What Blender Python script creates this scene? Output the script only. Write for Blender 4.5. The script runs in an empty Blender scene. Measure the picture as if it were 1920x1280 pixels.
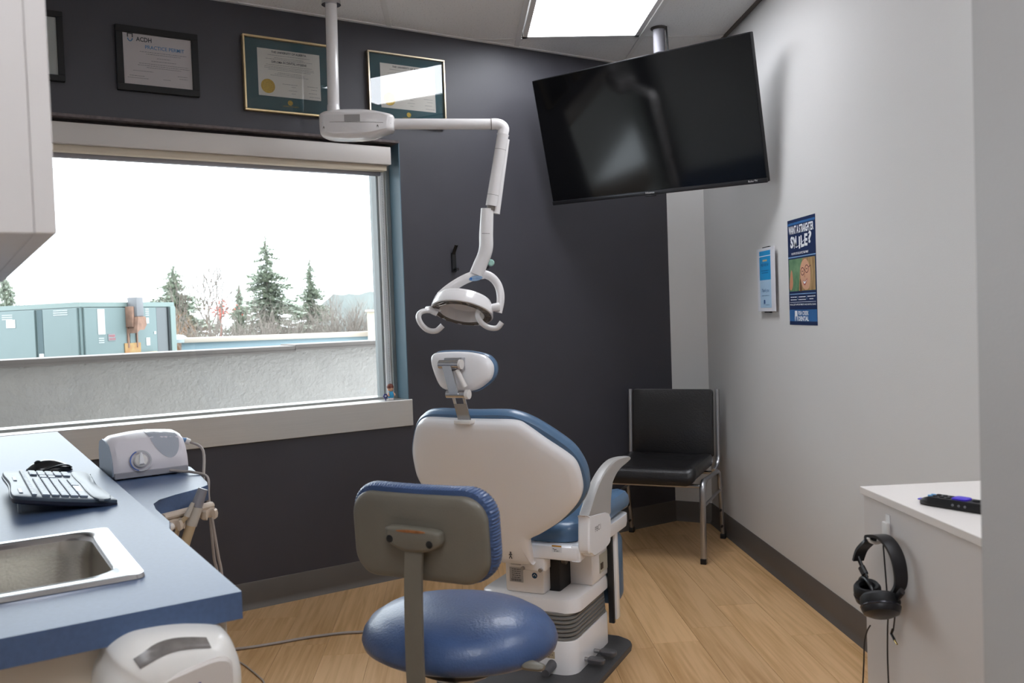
import bpy, bmesh, math, random
from mathutils import Matrix, Vector, noise
C = bpy.context.scene.collection
SC = bpy.context.scene
PI = math.pi
R = math.radians

# ------------------------------------------------------------------ camera, world, exposure
def cam_setup():
    f, pitch, roll, yaw = 1664.0, R(-1.79), R(-2.01), R(3.47)
    F = Vector((0, math.cos(pitch), math.sin(pitch)))
    U = Vector((0, -math.sin(pitch), math.cos(pitch)))
    X = Vector((1, 0, 0))
    r = X*math.cos(roll) + U*math.sin(roll)
    u = -X*math.sin(roll) + U*math.cos(roll)
    M = Matrix.Rotation(-yaw, 3, 'Z')
    F, r, u = M @ F, M @ r, M @ u
    cd = bpy.data.cameras.new('camera'); co = bpy.data.objects.new('camera', cd); C.objects.link(co)
    cd.sensor_width = 36; cd.lens = 36*f/1920; cd.clip_start = .02; cd.clip_end = 900
    co.matrix_world = Matrix(((r.x, u.x, -F.x, 0), (r.y, u.y, -F.y, 0), (r.z, u.z, -F.z, 1.3), (0, 0, 0, 1)))
    cd.dof.use_dof = True; cd.dof.focus_distance = 3.4; cd.dof.aperture_fstop = 7.0
    SC.camera = co
cam_setup()
w = bpy.data.worlds.new('overcast_sky'); SC.world = w; w.use_nodes = True
nt = w.node_tree; bg = nt.nodes['Background']
tc = nt.nodes.new('ShaderNodeTexCoord'); nz = nt.nodes.new('ShaderNodeTexNoise'); rp = nt.nodes.new('ShaderNodeValToRGB')
nz.inputs['Scale'].default_value = 1.6; nz.inputs['Detail'].default_value = 4
rp.color_ramp.elements[0].color = (.80, .89, 1.0, 1); rp.color_ramp.elements[1].color = (.95, .98, 1.0, 1)
nt.links.new(tc.outputs['Generated'], nz.inputs['Vector']); nt.links.new(nz.outputs['Fac'], rp.inputs['Fac'])
nt.links.new(rp.outputs['Color'], bg.inputs['Color'])
bg.inputs['Strength'].default_value = 4.6
TROFFER = 10.0
vs = SC.view_settings
vs.view_transform = 'Standard'; vs.look = 'None'; vs.gamma = 1; vs.use_curve_mapping = False
vs.exposure = 0.32

# ------------------------------------------------------------------ materials (procedural)
def lin(h):
    h = h.lstrip('#'); v = [int(h[i:i+2], 16)/255 for i in (0, 2, 4)]
    return tuple((c/12.92 if c <= .04045 else ((c+.055)/1.055)**2.4) for c in v) + (1,)
MATS = {}
def mat(name, col, rough=.5, metal=0, var=0, vscale=8, bump=0, bscale=60, stretch=None, coat=0, emit=0, spec=.5, trans=0, ior=1.45, aniso=0, col2=None):
    if name in MATS: return MATS[name]
    m = bpy.data.materials.new(name); m.use_nodes = True; n = m.node_tree; p = n.nodes['Principled BSDF']; L = n.links
    c = lin(col); p.inputs['Base Color'].default_value = c
    p.inputs['Roughness'].default_value = rough; p.inputs['Metallic'].default_value = metal
    p.inputs['Specular IOR Level'].default_value = spec; p.inputs['Coat Weight'].default_value = coat
    p.inputs['Transmission Weight'].default_value = trans; p.inputs['IOR'].default_value = ior
    if aniso: p.inputs['Anisotropic'].default_value = aniso
    t = n.nodes.new('ShaderNodeTexCoord'); mp = n.nodes.new('ShaderNodeMapping')
    L.new(t.outputs['Object'], mp.inputs['Vector'])
    if stretch: mp.inputs['Scale'].default_value = stretch
    if var or col2:
        nn = n.nodes.new('ShaderNodeTexNoise'); nn.inputs['Scale'].default_value = vscale; nn.inputs['Detail'].default_value = 6
        L.new(mp.outputs['Vector'], nn.inputs['Vector'])
        r = n.nodes.new('ShaderNodeValToRGB'); r.color_ramp.elements[0].position = .3; r.color_ramp.elements[1].position = .7
        if col2: a, b = c, lin(col2)
        else: a = tuple(x*(1-var) for x in c[:3]) + (1,); b = tuple(min(1, x*(1+var)) for x in c[:3]) + (1,)
        r.color_ramp.elements[0].color = a; r.color_ramp.elements[1].color = b
        L.new(nn.outputs['Fac'], r.inputs['Fac']); L.new(r.outputs['Color'], p.inputs['Base Color'])
    if bump:
        nb = n.nodes.new('ShaderNodeTexNoise'); nb.inputs['Scale'].default_value = bscale; nb.inputs['Detail'].default_value = 4
        L.new(mp.outputs['Vector'], nb.inputs['Vector'])
        b = n.nodes.new('ShaderNodeBump'); b.inputs['Strength'].default_value = bump; b.inputs['Distance'].default_value = .01
        L.new(nb.outputs['Fac'], b.inputs['Height']); L.new(b.outputs['Normal'], p.inputs['Normal'])
    if emit: p.inputs['Emission Color'].default_value = c; p.inputs['Emission Strength'].default_value = emit
    MATS[name] = m; return m
def wood_mat():
    m = bpy.data.materials.new('light_oak_vinyl'); m.use_nodes = True; n = m.node_tree; p = n.nodes['Principled BSDF']; L = n.links
    t = n.nodes.new('ShaderNodeTexCoord'); oi = n.nodes.new('ShaderNodeObjectInfo')
    cb = n.nodes.new('ShaderNodeCombineXYZ'); ml = n.nodes.new('ShaderNodeMath'); ml.operation = 'MULTIPLY'; ml.inputs[1].default_value = 37
    L.new(oi.outputs['Random'], ml.inputs[0]); L.new(ml.outputs[0], cb.inputs['X']); L.new(ml.outputs[0], cb.inputs['Y'])
    ad = n.nodes.new('ShaderNodeVectorMath'); L.new(t.outputs['Object'], ad.inputs[0]); L.new(cb.outputs[0], ad.inputs[1])
    def noise_(sx, sy, sc, det, dist=0):
        mp = n.nodes.new('ShaderNodeMapping'); mp.inputs['Scale'].default_value = (sx, sy, 1); L.new(ad.outputs[0], mp.inputs['Vector'])
        q = n.nodes.new('ShaderNodeTexNoise'); q.inputs['Scale'].default_value = sc; q.inputs['Detail'].default_value = det; q.inputs['Distortion'].default_value = dist
        L.new(mp.outputs[0], q.inputs['Vector']); return q
    big = noise_(6, .7, 1.0, 2, .8); fine = noise_(60, 2.4, 1.0, 5, .3)
    # cathedral grain from contour lines of the broad noise
    mm = n.nodes.new('ShaderNodeMath'); mm.operation = 'MULTIPLY'; mm.inputs[1].default_value = 38; L.new(big.outputs['Fac'], mm.inputs[0])
    sn = n.nodes.new('ShaderNodeMath'); sn.operation = 'SINE'; L.new(mm.outputs[0], sn.inputs[0])
    a1 = n.nodes.new('ShaderNodeMath'); a1.operation = 'MULTIPLY_ADD'; a1.inputs[1].default_value = .05; L.new(sn.outputs[0], a1.inputs[0]); L.new(fine.outputs['Fac'], a1.inputs[2])
    a2 = n.nodes.new('ShaderNodeMath'); a2.operation = 'MULTIPLY_ADD'; a2.inputs[1].default_value = .7; L.new(big.outputs['Fac'], a2.inputs[0]); L.new(a1.outputs[0], a2.inputs[2])
    r = n.nodes.new('ShaderNodeValToRGB'); r.color_ramp.elements[0].position = .55; r.color_ramp.elements[1].position = 1.15
    r.color_ramp.elements[0].position = .58; r.color_ramp.elements[1].position = 1.0
    r.color_ramp.elements[0].color = lin('B48C5C'); r.color_ramp.elements[1].color = lin('D0A97C')
    L.new(a2.outputs[0], r.inputs['Fac'])
    hs = n.nodes.new('ShaderNodeHueSaturation'); mr = n.nodes.new('ShaderNodeMapRange'); mr.inputs['To Min'].default_value = .93; mr.inputs['To Max'].default_value = 1.06
    L.new(oi.outputs['Random'], mr.inputs['Value']); L.new(mr.outputs[0], hs.inputs['Value']); L.new(r.outputs['Color'], hs.inputs['Color'])
    L.new(hs.outputs[0], p.inputs['Base Color']); p.inputs['Roughness'].default_value = .42
    b = n.nodes.new('ShaderNodeBump'); b.inputs['Strength'].default_value = .12; b.inputs['Distance'].default_value = .004
    L.new(a1.outputs[0], b.inputs['Height']); L.new(b.outputs['Normal'], p.inputs['Normal'])
    return m
def tile_mat():
    m = mat('ceiling_tile', 'ECEBEA', .95, bump=.25, bscale=120)
    n = m.node_tree; L = n.links; p = n.nodes['Principled BSDF']; t = n.nodes.new('ShaderNodeTexCoord')
    v = n.nodes.new('ShaderNodeTexVoronoi'); v.inputs['Scale'].default_value = 75; L.new(t.outputs['Object'], v.inputs['Vector'])
    r = n.nodes.new('ShaderNodeValToRGB'); r.color_ramp.elements[0].position = .06; r.color_ramp.elements[1].position = .16
    r.color_ramp.elements[0].color = lin('A8A5A2'); r.color_ramp.elements[1].color = lin('EEEDEC')
    L.new(v.outputs['Distance'], r.inputs['Fac']); L.new(r.outputs['Color'], p.inputs['Base Color']); return m
def stripes_mat(name, a, b, scale, rough=.7):
    m = mat(name, a, rough); n = m.node_tree; L = n.links; p = n.nodes['Principled BSDF']; t = n.nodes.new('ShaderNodeTexCoord')
    wv = n.nodes.new('ShaderNodeTexWave'); wv.inputs['Scale'].default_value = scale; wv.bands_direction = 'Z'; L.new(t.outputs['Object'], wv.inputs['Vector'])
    r = n.nodes.new('ShaderNodeValToRGB'); r.color_ramp.elements[0].color = lin(a); r.color_ramp.elements[1].color = lin(b)
    L.new(wv.outputs['Fac'], r.inputs['Fac']); L.new(r.outputs['Color'], p.inputs['Base Color']); return m

WOOD = wood_mat(); TILE = tile_mat()
M_dark = mat('charcoal_wall_paint', '403F45', .40, var=.05, vscale=3, bump=.10, bscale=350, spec=.5)
M_white = mat('warm_white_wall_paint', 'D3D1CF', .6, bump=.08, bscale=300)
M_base = mat('grey_vinyl_base', '5A544F', .45, var=.06, vscale=4)
M_grid = mat('white_grid_metal', 'E6E5E3', .5)
M_gap = mat('shadow_gap', '3A3836', .9)
M_wplast = mat('white_gloss_plastic', 'F1F0F2', .22, coat=.3)
M_wplast2 = mat('white_satin_plastic', 'DEDAD6', .38)
M_lamp = mat('lamp_white_enamel', 'E6E2E1', .22, coat=.5)
M_blue = mat('blue_vinyl', '52708F', .33, var=.05, vscale=20, bump=.05, bscale=250, coat=.15)
M_blue2 = mat('blue_stool_vinyl', '3C527A', .36, var=.10, vscale=14, bump=.12, bscale=180, coat=.1)
M_armgrey = mat('armrest_grey', 'ACA9A6', .35)
M_bellow = mat('bellows_rubber', '7E7C79', .55)
M_bplate = mat('base_plate_rubber', '4A4A4C', .5, bump=.1, bscale=200)
M_black = mat('black_plastic', '141416', .38)
M_blk2 = mat('black_satin', '1E1E20', .5)
M_vinylblk = mat('black_leatherette', '1B191A', .34, bump=.16, bscale=120, coat=.1)
M_chrome = mat('chrome', 'C9C9CC', .12, 1)
M_chrome2 = mat('brushed_chrome', 'AFAFB2', .30, 1, bump=.03, bscale=90)
M_alu = mat('brushed_aluminium', 'D2CFCA', .42, .75, var=.03, vscale=5, bump=.05, bscale=30, stretch=(.6, 1, 40))
M_steel = mat('sink_steel', 'B9B4AC', .26, 1, bump=.03, bscale=200)
M_lam = mat('blue_laminate', '475B7C', .40, var=.08, vscale=120, spec=.6)
M_cabw = mat('white_melamine', 'CDC8C5', .45)
M_cream = mat('cream_cabinet', 'CFC4B4', .5)
M_olive = mat('olive_grey_metal', '6C675C', .42, var=.06, vscale=9, bump=.06, bscale=220)
M_rust = mat('rust', '8C5A33', .8, var=.3, vscale=60)
M_glossblk = mat('tv_glass', '050506', .09, spec=.55)
M_cable = mat('grey_cable', 'A39A94', .5)
M_sat = mat('keyboard_body', '3F4D5C', .35)
M_key = mat('keyboard_key', '7D8A9D', .3)

# ------------------------------------------------------------------ frames
W_ = Matrix.Identity(4)
AB = Matrix.Rotation(R(-29), 4, 'Z')      # the dental chair's own axes: x across, y forward
DN = Matrix.Rotation(R(29.1), 4, 'Z')     # the window wall's axes: x along the wall, y towards it
WX, WD, CZ = 1.487, 4.038, 2.734          # right wall x, dark wall distance along its normal, ceiling height
def frame(o, u, v, n):
    M = Matrix.Identity(4)
    for i, c in enumerate((u, v, n, o)):
        for j in range(3): M[j][i] = c[j]
    return M
# ------------------------------------------------------------------ mesh helpers
def finish(bm, ang=35):
    bmesh.ops.remove_doubles(bm, verts=bm.verts, dist=1e-6)
    bmesh.ops.recalc_face_normals(bm, faces=bm.faces)
    for f in bm.faces: f.smooth = True
    for e in bm.edges:
        if len(e.link_faces) == 2 and e.calc_face_angle(0) > R(ang): e.smooth = False
def part(T, name, bm, m, M=W_, label=None, ang=35, kind=None):
    """mesh given in frame M; becomes a child of T (or of a part)."""
    finish(bm, ang); bm.transform(M)
    if T is not None:
        T0 = T
        while T0.parent is not None: T0 = T0.parent
        bm.transform(INV[T0.name])
    me = bpy.data.meshes.new(name); bm.to_mesh(me); bm.free()
    o = bpy.data.objects.new(name, me); C.objects.link(o)
    if m: me.materials.append(m)
    if T is not None: o.parent = T
    if label: o['label'] = label
    if kind: o['kind'] = kind
    return o
INV = {}
def thing(name, label, cat, loc, M=W_, group=None, kind=None):
    o = bpy.data.objects.new(name, None); C.objects.link(o); o.empty_display_size = .05
    o.matrix_world = M @ Matrix.Translation(loc)
    INV[o.name] = o.matrix_world.inverted()
    if label: o['label'] = label
    if cat: o['category'] = cat
    if group: o['group'] = group
    if kind: o['kind'] = kind
    return o
def single(name, label, cat, bm, m, M=W_, group=None, ang=35, kind=None):
    """a thing that is one mesh, its origin at the middle of its foot"""
    finish(bm, ang)
    xs = [v.co for v in bm.verts]
    c = Vector(((min(v.x for v in xs)+max(v.x for v in xs))/2, (min(v.y for v in xs)+max(v.y for v in xs))/2, min(v.z for v in xs)))
    bm.transform(Matrix.Translation(-c))
    me = bpy.data.meshes.new(name); bm.to_mesh(me); bm.free()
    o = bpy.data.objects.new(name, me); C.objects.link(o); o.matrix_world = M @ Matrix.Translation(c)
    if m: me.materials.append(m)
    INV[o.name] = o.matrix_world.inverted()
    if label: o['label'] = label
    if cat: o['category'] = cat
    if group: o['group'] = group
    if kind: o['kind'] = kind
    return o
def struct(name, bm, m, M=W_, ang=35): return single(name, None, None, bm, m, M, ang=ang, kind='structure')
def NB(): return bmesh.new()
def bx(x0, x1, y0, y1, z0, z1, bev=0, seg=2, bm=None):
    b = bmesh.new(); bmesh.ops.create_cube(b, size=1)
    for v in b.verts: v.co = Vector(((x0+x1)/2+v.co.x*(x1-x0), (y0+y1)/2+v.co.y*(y1-y0), (z0+z1)/2+v.co.z*(z1-z0)))
    if bev: bmesh.ops.bevel(b, geom=b.edges[:], offset=bev, segments=seg, profile=.5, affect='EDGES')
    return join(bm, b)
def join(bm, b):
    if bm is None: return b
    me = bpy.data.meshes.new('t'); b.to_mesh(me); b.free(); bm.from_mesh(me); bpy.data.meshes.remove(me); return bm
def loft(rings, cap=True, closed=True, bm=None):
    b = bmesh.new(); V = [[b.verts.new(p) for p in r] for r in rings]; n = len(rings[0])
    for i in range(len(V)-1):
        for j in range(n if closed else n-1):
            k = (j+1) % n; b.faces.new((V[i][j], V[i][k], V[i+1][k], V[i+1][j]))
    if cap: b.faces.new(V[0][::-1]); b.faces.new(V[-1])
    return join(bm, b)
def prism(out, z0, z1, bm=None, M=None, bev=0, seg=2):
    b = loft([[Vector((x, y, z0)) for x, y in out], [Vector((x, y, z1)) for x, y in out]])
    if bev:
        bmesh.ops.bevel(b, geom=[e for e in b.edges if abs(e.verts[0].co.z-e.verts[1].co.z) < 1e-7], offset=bev, segments=seg, profile=.5, affect='EDGES')
    if M: b.transform(M)
    return join(bm, b)
def tube(pts, r, seg=12, bm=None, flat=1.0, up=Vector((0, 0, 1)), cap=True, rs=None):
    pts = [Vector(p) for p in pts]; rings = []; side = None
    for i, p in enumerate(pts):
        t = (pts[min(i+1, len(pts)-1)]-pts[max(i-1, 0)]).normalized()
        if side is None:
            side = t.cross(up)
            if side.length < 1e-4: side = t.cross(Vector((1, 0, 0)))
        else: side = side - t*side.dot(t)
        side.normalize(); q = side.cross(t); rr = rs[i] if rs else r
        rings.append([p + side*math.cos(a)*rr + q*math.sin(a)*rr*flat for a in [2*PI*k/seg for k in range(seg)]])
    return loft(rings, cap, bm=bm)
def lathe(prof, seg=24, M=None, bm=None, cap=True, sx=1, sy=1):
    b = loft([[Vector((r*math.cos(2*PI*k/seg)*sx, r*math.sin(2*PI*k/seg)*sy, z)) for k in range(seg)] for r, z in prof], cap)
    if M: b.transform(M)
    return join(bm, b)
def cyl(p0, p1, r, seg=16, bm=None, r1=None):
    p0, p1 = Vector(p0), Vector(p1); d = p1-p0
    M = Matrix.Translation(p0) @ d.to_track_quat('Z', 'Y').to_matrix().to_4x4()
    return lathe([(r, 0), (r if r1 is None else r1, d.length)], seg, M, bm)
def smooth_path(P, n=8):
    P = [Vector(p) for p in P]; out = []
    for i in range(len(P)-1):
        p0 = P[max(i-1, 0)]; p1 = P[i]; p2 = P[i+1]; p3 = P[min(i+2, len(P)-1)]
        for k in range(n):
            t = k/n; out.append(.5*((2*p1)+(p2-p0)*t+(2*p0-5*p1+4*p2-p3)*t*t+(3*p1-p0-3*p2+p3)*t**3))
    return out+[P[-1]]
def closed_smooth(P, n=5):
    P = [Vector((p[0], p[1], 0)) for p in P]; out = []; N = len(P)
    for i in range(N):
        p0, p1, p2, p3 = P[i-1], P[i], P[(i+1) % N], P[(i+2) % N]
        for k in range(n):
            t = k/n; q = .5*((2*p1)+(p2-p0)*t+(2*p0-5*p1+4*p2-p3)*t*t+(3*p1-p0-3*p2+p3)*t**3); out.append((q.x, q.y))
    return out
def rrect(x0, x1, y0, y1, r, n=5):
    out = []
    for cx, cy, a in ((x1-r, y1-r, 0), (x0+r, y1-r, 90), (x0+r, y0+r, 180), (x1-r, y0+r, 270)):
        for k in range(n+1): t = R(a+90*k/n); out.append((cx+r*math.cos(t), cy+r*math.sin(t)))
    return out
def superell(cx, cy, rx, ry, e=2.5, n=40):
    o = []
    for k in range(n):
        t = 2*PI*k/n; c, s = math.cos(t), math.sin(t)
        o.append((cx+rx*math.copysign(abs(c)**(2/e), c), cy+ry*math.copysign(abs(s)**(2/e), s)))
    return o
def puff(out, prof, M=None, bm=None, cen=None, crown=None):
    """outline in xy lofted along z; prof = [(inset, z)] ; insets move towards the centre by a true distance"""
    cx = sum(p[0] for p in out)/len(out) if cen is None else cen[0]; cy = sum(p[1] for p in out)/len(out) if cen is None else cen[1]
    rings = []
    for ins, z in prof:
        ring = []
        for x, y in out:
            d = math.hypot(x-cx, y-cy); k = max(0.02, 1-ins/d) if d > 0 else 1
            ring.append(Vector((cx+(x-cx)*k, cy+(y-cy)*k, z)))
        rings.append(ring)
    b = loft(rings)
    if M: b.transform(M)
    return join(bm, b)
def quad_flat(out, z=0, bm=None):
    b = bmesh.new(); b.faces.new([b.verts.new((x, y, z)) for x, y in out]); return join(bm, b)
def drape(T, name, out_top, out_bot, cover, m, M, off=.0012, n=5):
    """a thin inlay that follows the surface of another part (cover: bmesh in the same local frame)"""
    from mathutils.bvhtree import BVHTree
    bv_ = BVHTree.FromBMesh(cover); b = bmesh.new(); rows = []
    for i in range(n+1):
        row = []
        for a_, c_ in zip(out_top, out_bot):
            x = a_[0]+(c_[0]-a_[0])*i/n; y = a_[1]+(c_[1]-a_[1])*i/n; h = bv_.ray_cast(Vector((x, y, 1)), Vector((0, 0, -1)))[0]
            row.append(b.verts.new((x, y, (h.z if h else 0)+off)))
        rows.append(row)
    for i in range(n):
        for j in range(len(out_top)-1): b.faces.new((rows[i][j], rows[i][j+1], rows[i+1][j+1], rows[i+1][j]))
    return part(T, name, b, m, M, ang=60)
def text(T, s, F, u0, v0, h, width=None, m=None, off=.0012, name='lettering', align='LEFT', depth=.0003, shear=0, rot=0, bold=0):
    cu = bpy.data.curves.new('t', 'FONT'); cu.body = s; cu.size = 1; cu.extrude = 0; cu.resolution_u = 3; cu.shear = shear; cu.offset = bold
    ob = bpy.data.objects.new('t', cu); C.objects.link(ob); bpy.context.view_layer.update()
    me = bpy.data.meshes.new_from_object(ob.evaluated_get(bpy.context.evaluated_depsgraph_get()))
    bpy.data.objects.remove(ob); bpy.data.curves.remove(cu)
    b = bmesh.new(); b.from_mesh(me); bpy.data.meshes.remove(me)
    xs = [v.co.x for v in b.verts]; ys = [v.co.y for v in b.verts]
    x0, x1, y0, y1 = min(xs), max(xs), min(ys), max(ys)
    sy = h/max(y1-y0, 1e-6); sx = (width/(x1-x0)) if width else sy; wd = sx*(x1-x0)
    ox = {'LEFT': 0, 'CENTER': -wd/2, 'RIGHT': -wd}[align]
    for v in b.verts: v.co = Vector(((v.co.x-x0)*sx+ox, (v.co.y-y0)*sy, 0))
    if rot: b.transform(Matrix.Rotation(rot, 4, 'Z'))
    b.transform(Matrix.Translation((u0, v0, off)))
    bm2 = b; bm2.transform(F)
    bmesh.ops.recalc_face_normals(bm2, faces=bm2.faces)
    T0 = T
    while T0.parent is not None: T0 = T0.parent
    bm2.transform(INV[T0.name])
    me = bpy.data.meshes.new(name); bm2.to_mesh(me); bm2.free(); o = bpy.data.objects.new(name, me); C.objects.link(o)
    me.materials.append(m); o.parent = T; return o
def fine_print(F, lines, T, m, off=.0012, name='fine_print', t=.0016, seed=1):
    """rows of word-like dashes for print too small to read: lines = [(u_centre, v, width)]"""
    rnd = random.Random(seed); b = bmesh.new()
    for uc, v, wd in lines:
        u = uc-wd/2
        while u < uc+wd/2:
            L = min(rnd.uniform(.004, .011), uc+wd/2-u)
            quad_flat([(u, v), (u+L, v), (u+L, v+t), (u, v+t)], off, b); u += L+.0022
    return part(T, name, b, m, F, kind='stuff')

# ================================================================== STRUCTURE
# floor: subfloor plus planks laid along the right wall
fl = struct('floor', bx(-6, WX+.05, -1.3, 5.6, -.12, -.008), mat('floor_underlay', '5E4934', .9))
PW, PL = .183, 1.22
rnd = random.Random(4)
pl_me = None; pn = 0
def plank_mesh(L):
    b = bx(-PW/2+.0004, PW/2-.0004, -L/2+.0004, L/2-.0004, -.008, 0, .0006, 1); finish(b)
    me = bpy.data.meshes.new('floor_plank'); b.to_mesh(me); b.free(); me.materials.append(WOOD); return me
PM = plank_mesh(PL)
offs = {}
for c in range(-16, 12):
    xc = -.57+PW*(c+.5)
    if xc > WX+.05: continue
    o0 = rnd.uniform(0, PL)
    if c in (7, 10): o0 = 3.375 % PL
    y = -1.3 - PL + (o0 + 1.3) % PL
    while y < 5.5:
        yc = y+PL/2
        # keep only planks inside the room (in front of the window wall)
        nd = -.486*xc+.874*(yc-PL/2)
        dd = .874*xc+.486*(yc+PL/2)
        if nd < WD and dd > -.45 and pn < 290:
            o = bpy.data.objects.new('floor_plank', PM); C.objects.link(o); o.parent = fl
            o.location = Vector((xc, yc, 0)) - fl.location; pn += 1
        y += PL
# dark window wall, in DN axes, with the window opening
WIN = (-.22, 1.952, .888, 2.18)
x0, x1, z0, z1 = WIN; DE = 3.728
b = NB()
bx(-.5, x0, WD, WD+.2, 0, CZ, bm=b); bx(x1, DE, WD, WD+.2, 0, CZ, bm=b)
bx(x0, x1, WD, WD+.2, 0, z0-.03, bm=b); bx(x0, x1, WD, WD+.2, z1, CZ, bm=b)
struct('wall_window', b, M_dark, DN)
# short light panel between the dark wall and the right wall, right wall, left wall, back wall
de = DN @ Vector((DE, WD, 0))
b = prism([(de.x, de.y), (WX, 5.22), (WX, 5.42), (de.x, 5.6)], 0, CZ); struct('wall_corner', b, M_white)
struct('wall_right', bx(WX, WX+.12, -1.3, 5.6, 0, CZ), M_white)
struct('wall_left', bx(-.42, -.28, -2.2, WD, 0, CZ), M_white, DN)
struct('wall_back', bx(-3, WX, -1.42, -1.3, 0, CZ), M_white)
struct('wall_near', bx(.5445, WX, .80, .90, 0, CZ), mat('grey_door_frame_paint', 'ABA9A7', .5, bump=.05, bscale=300))
# base boards (coved vinyl)
prof = [(0, 0), (-.018, 0), (-.016, .004), (-.008, .016), (-.005, .03), (-.005, .118), (-.003, .122), (0, .122)]
def cove(p0, p1, M=W_, name='baseboard_window'):
    p0, p1 = Vector(p0), Vector(p1); d = (p1-p0).normalized(); n = Vector((-d.y, d.x, 0))
    b = loft([[p+n*(-u)+Vector((0, 0, z)) for u, z in prof] for p in (p0, p1)]); return struct(name, b, M_base, M)
cove((DE, WD, 0), (-.28, WD, 0), DN, 'baseboard_window')
cove((WX, -1.3, 0), (WX, 5.22, 0), W_, 'baseboard_right')
cove((WX, 5.22, 0), (de.x, de.y, 0), W_, 'baseboard_corner')
# ceiling: slab, tiles between grid bars
ce = struct('ceiling', bx(-6, WX+.1, -1.4, 5.6, CZ+.10, CZ+.2), M_white)
GX, GY = .655, 1.31
gx0, gy0 = .3725, 4.69
tb = bx(-GX/2+.012, GX/2-.012, -GY/2+.012, GY/2-.012, .004, .02); finish(tb)
tm = bpy.data.meshes.new('ceiling_tile'); tb.to_mesh(tm); tb.free(); tm.materials.append(TILE)
TRO = [(0, -1), (1, -3), (-1, -4)]
def inroom(x, y, m=.75): return -.486*x+.874*y < WD+m and .874*x+.486*y > -.3-m and x < WX+.4 and y > -1.7
for i in range(-7, 2):
    for j in range(-5, 1):
        cx, cy = gx0+GX*(i+.5), gy0+GY*(j+.5)
        if not inroom(cx, cy) or (i, j) in TRO: continue
        o = bpy.data.objects.new('ceiling_tile', tm); C.objects.link(o); o.parent = ce; o.location = Vector((cx, cy, CZ))-ce.location
def gridbar(b): return part(ce, 'grid_bar', b, M_grid)
for i in range(-7, 3):
    x = gx0+GX*i
    if x < WX: gridbar(bx(x-.013, x+.013, -1.3, 5.6, CZ, CZ+.012, .001, 1))
for j in range(-4, 2):
    y = gy0+GY*j
    if y > -1.3 and y < 5.6: gridbar(bx(-6, WX, y-.013, y+.013, CZ+.0005, CZ+.012, .001, 1))
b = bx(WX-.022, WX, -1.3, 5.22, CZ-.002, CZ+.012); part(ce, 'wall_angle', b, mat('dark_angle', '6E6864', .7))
bl = NB(); bx(-.28, DE, WD-.02, WD, CZ-.001, CZ+.012, bm=bl); part(ce, 'wall_angle', bl, M_grid, DN)
# recessed lights; the last two are unseen, added to brighten the room
M_em = mat('lit_diffuser', 'F4F8FF', .5, emit=TROFFER)
for k, (i, j) in enumerate(TRO):
    xa, xb, ya, yb = gx0+GX*i+.02, gx0+GX*(i+1)-.02, gy0+GY*j+.02, gy0+GY*(j+1)-.02
    lab = ['lit recessed ceiling light panel in front of the hanging television', 'unseen recessed ceiling light panel added by the right wall to brighten the room', 'unseen recessed ceiling light panel added above the camera to brighten the near side'][k]
    t = thing('ceiling_light', lab, 'ceiling light', ((xa+xb)/2, (ya+yb)/2, CZ), group='recessed ceiling lights')
    b = NB()
    for q in ((xa, xa+.025, ya, yb), (xb-.025, xb, ya, yb), (xa, xb, ya, ya+.03), (xa, xb, yb-.03, yb)): bx(*q, CZ-.002, CZ+.03, bm=b)
    part(t, 'frame', b, M_grid); part(t, 'diffuser', bx(xa+.024, xb-.024, ya+.029, yb-.029, CZ+.004, CZ+.012), M_em)

# ================================================================== WINDOW
wn = thing('window_1', None, None, (.866, WD, z0), DN, kind='structure')
x0, x1, z0, z1 = WIN
M_jamb = mat('daylit_blue_jamb', '55707F', .45)  # the blue of daylight falling on the jamb is put into its colour
M_sash = mat('window_frame_metal', 'A5A7A4', .35, .6)
NG = WD+.205
b = NB(); bx(x1-.004, x1, WD, WD+.17, z0, z1, bm=b); part(wn, 'jamb', b, M_jamb, DN)
for nm, q in (('frame_side', (x1-.027, x1, z0, z1)), ('frame_side', (x0, x0+.05, z0, z1)), ('frame_head', (x0+.05, x1-.027, z1-.05, z1)), ('frame_sill', (x0+.05, x1-.027, z0-.01, z0+.012))):
    part(wn, nm, bx(q[0], q[1], WD+.12, WD+.235, q[2], q[3], .002, 1), M_sash, DN)
part(wn, 'bead_strip', bx(x1-.055, x1-.027, WD+.135, WD+.235, z0, z1-.05, .002, 1), mat('window_lit_white', 'F8FAFA', .4), DN)  # whiter than the sash: window light is put into the strip's colour
part(wn, 'gasket', bx(x1-.066, x1-.055, WD+.15, WD+.235, z0, z1-.05, .001, 1), mat('gasket_grey', '8B9192', .5), DN)
mg = mat('window_glass', 'FFFFFF', 0.0, trans=1, ior=1.45)
g = mg.node_tree; pr = g.nodes['Principled BSDF']
# architectural glass: clear with a Fresnel mirror share
gl = g.nodes.new('ShaderNodeBsdfGlossy'); gl.inputs['Roughness'].default_value = 0; tr = g.nodes.new('ShaderNodeBsdfTransparent'); tr.inputs['Color'].default_value = (.93, .96, .95, 1)
fr = g.nodes.new('ShaderNodeFresnel'); mx = g.nodes.new('ShaderNodeMixShader'); g.links.new(fr.outputs[0], mx.inputs[0]); g.links.new(tr.outputs[0], mx.inputs[1]); g.links.new(gl.outputs[0], mx.inputs[2])
g.links.new(mx.outputs[0], g.nodes['Material Output'].inputs['Surface'])
b = bmesh.new(); V = [b.verts.new(p) for p in ((x0+.04, NG, z0), (x1-.05, NG, z0), (x1-.05, NG, z1-.04), (x0+.04, NG, z1-.04))]; b.faces.new(V)
part(wn, 'pane', b, mg, DN)
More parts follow.
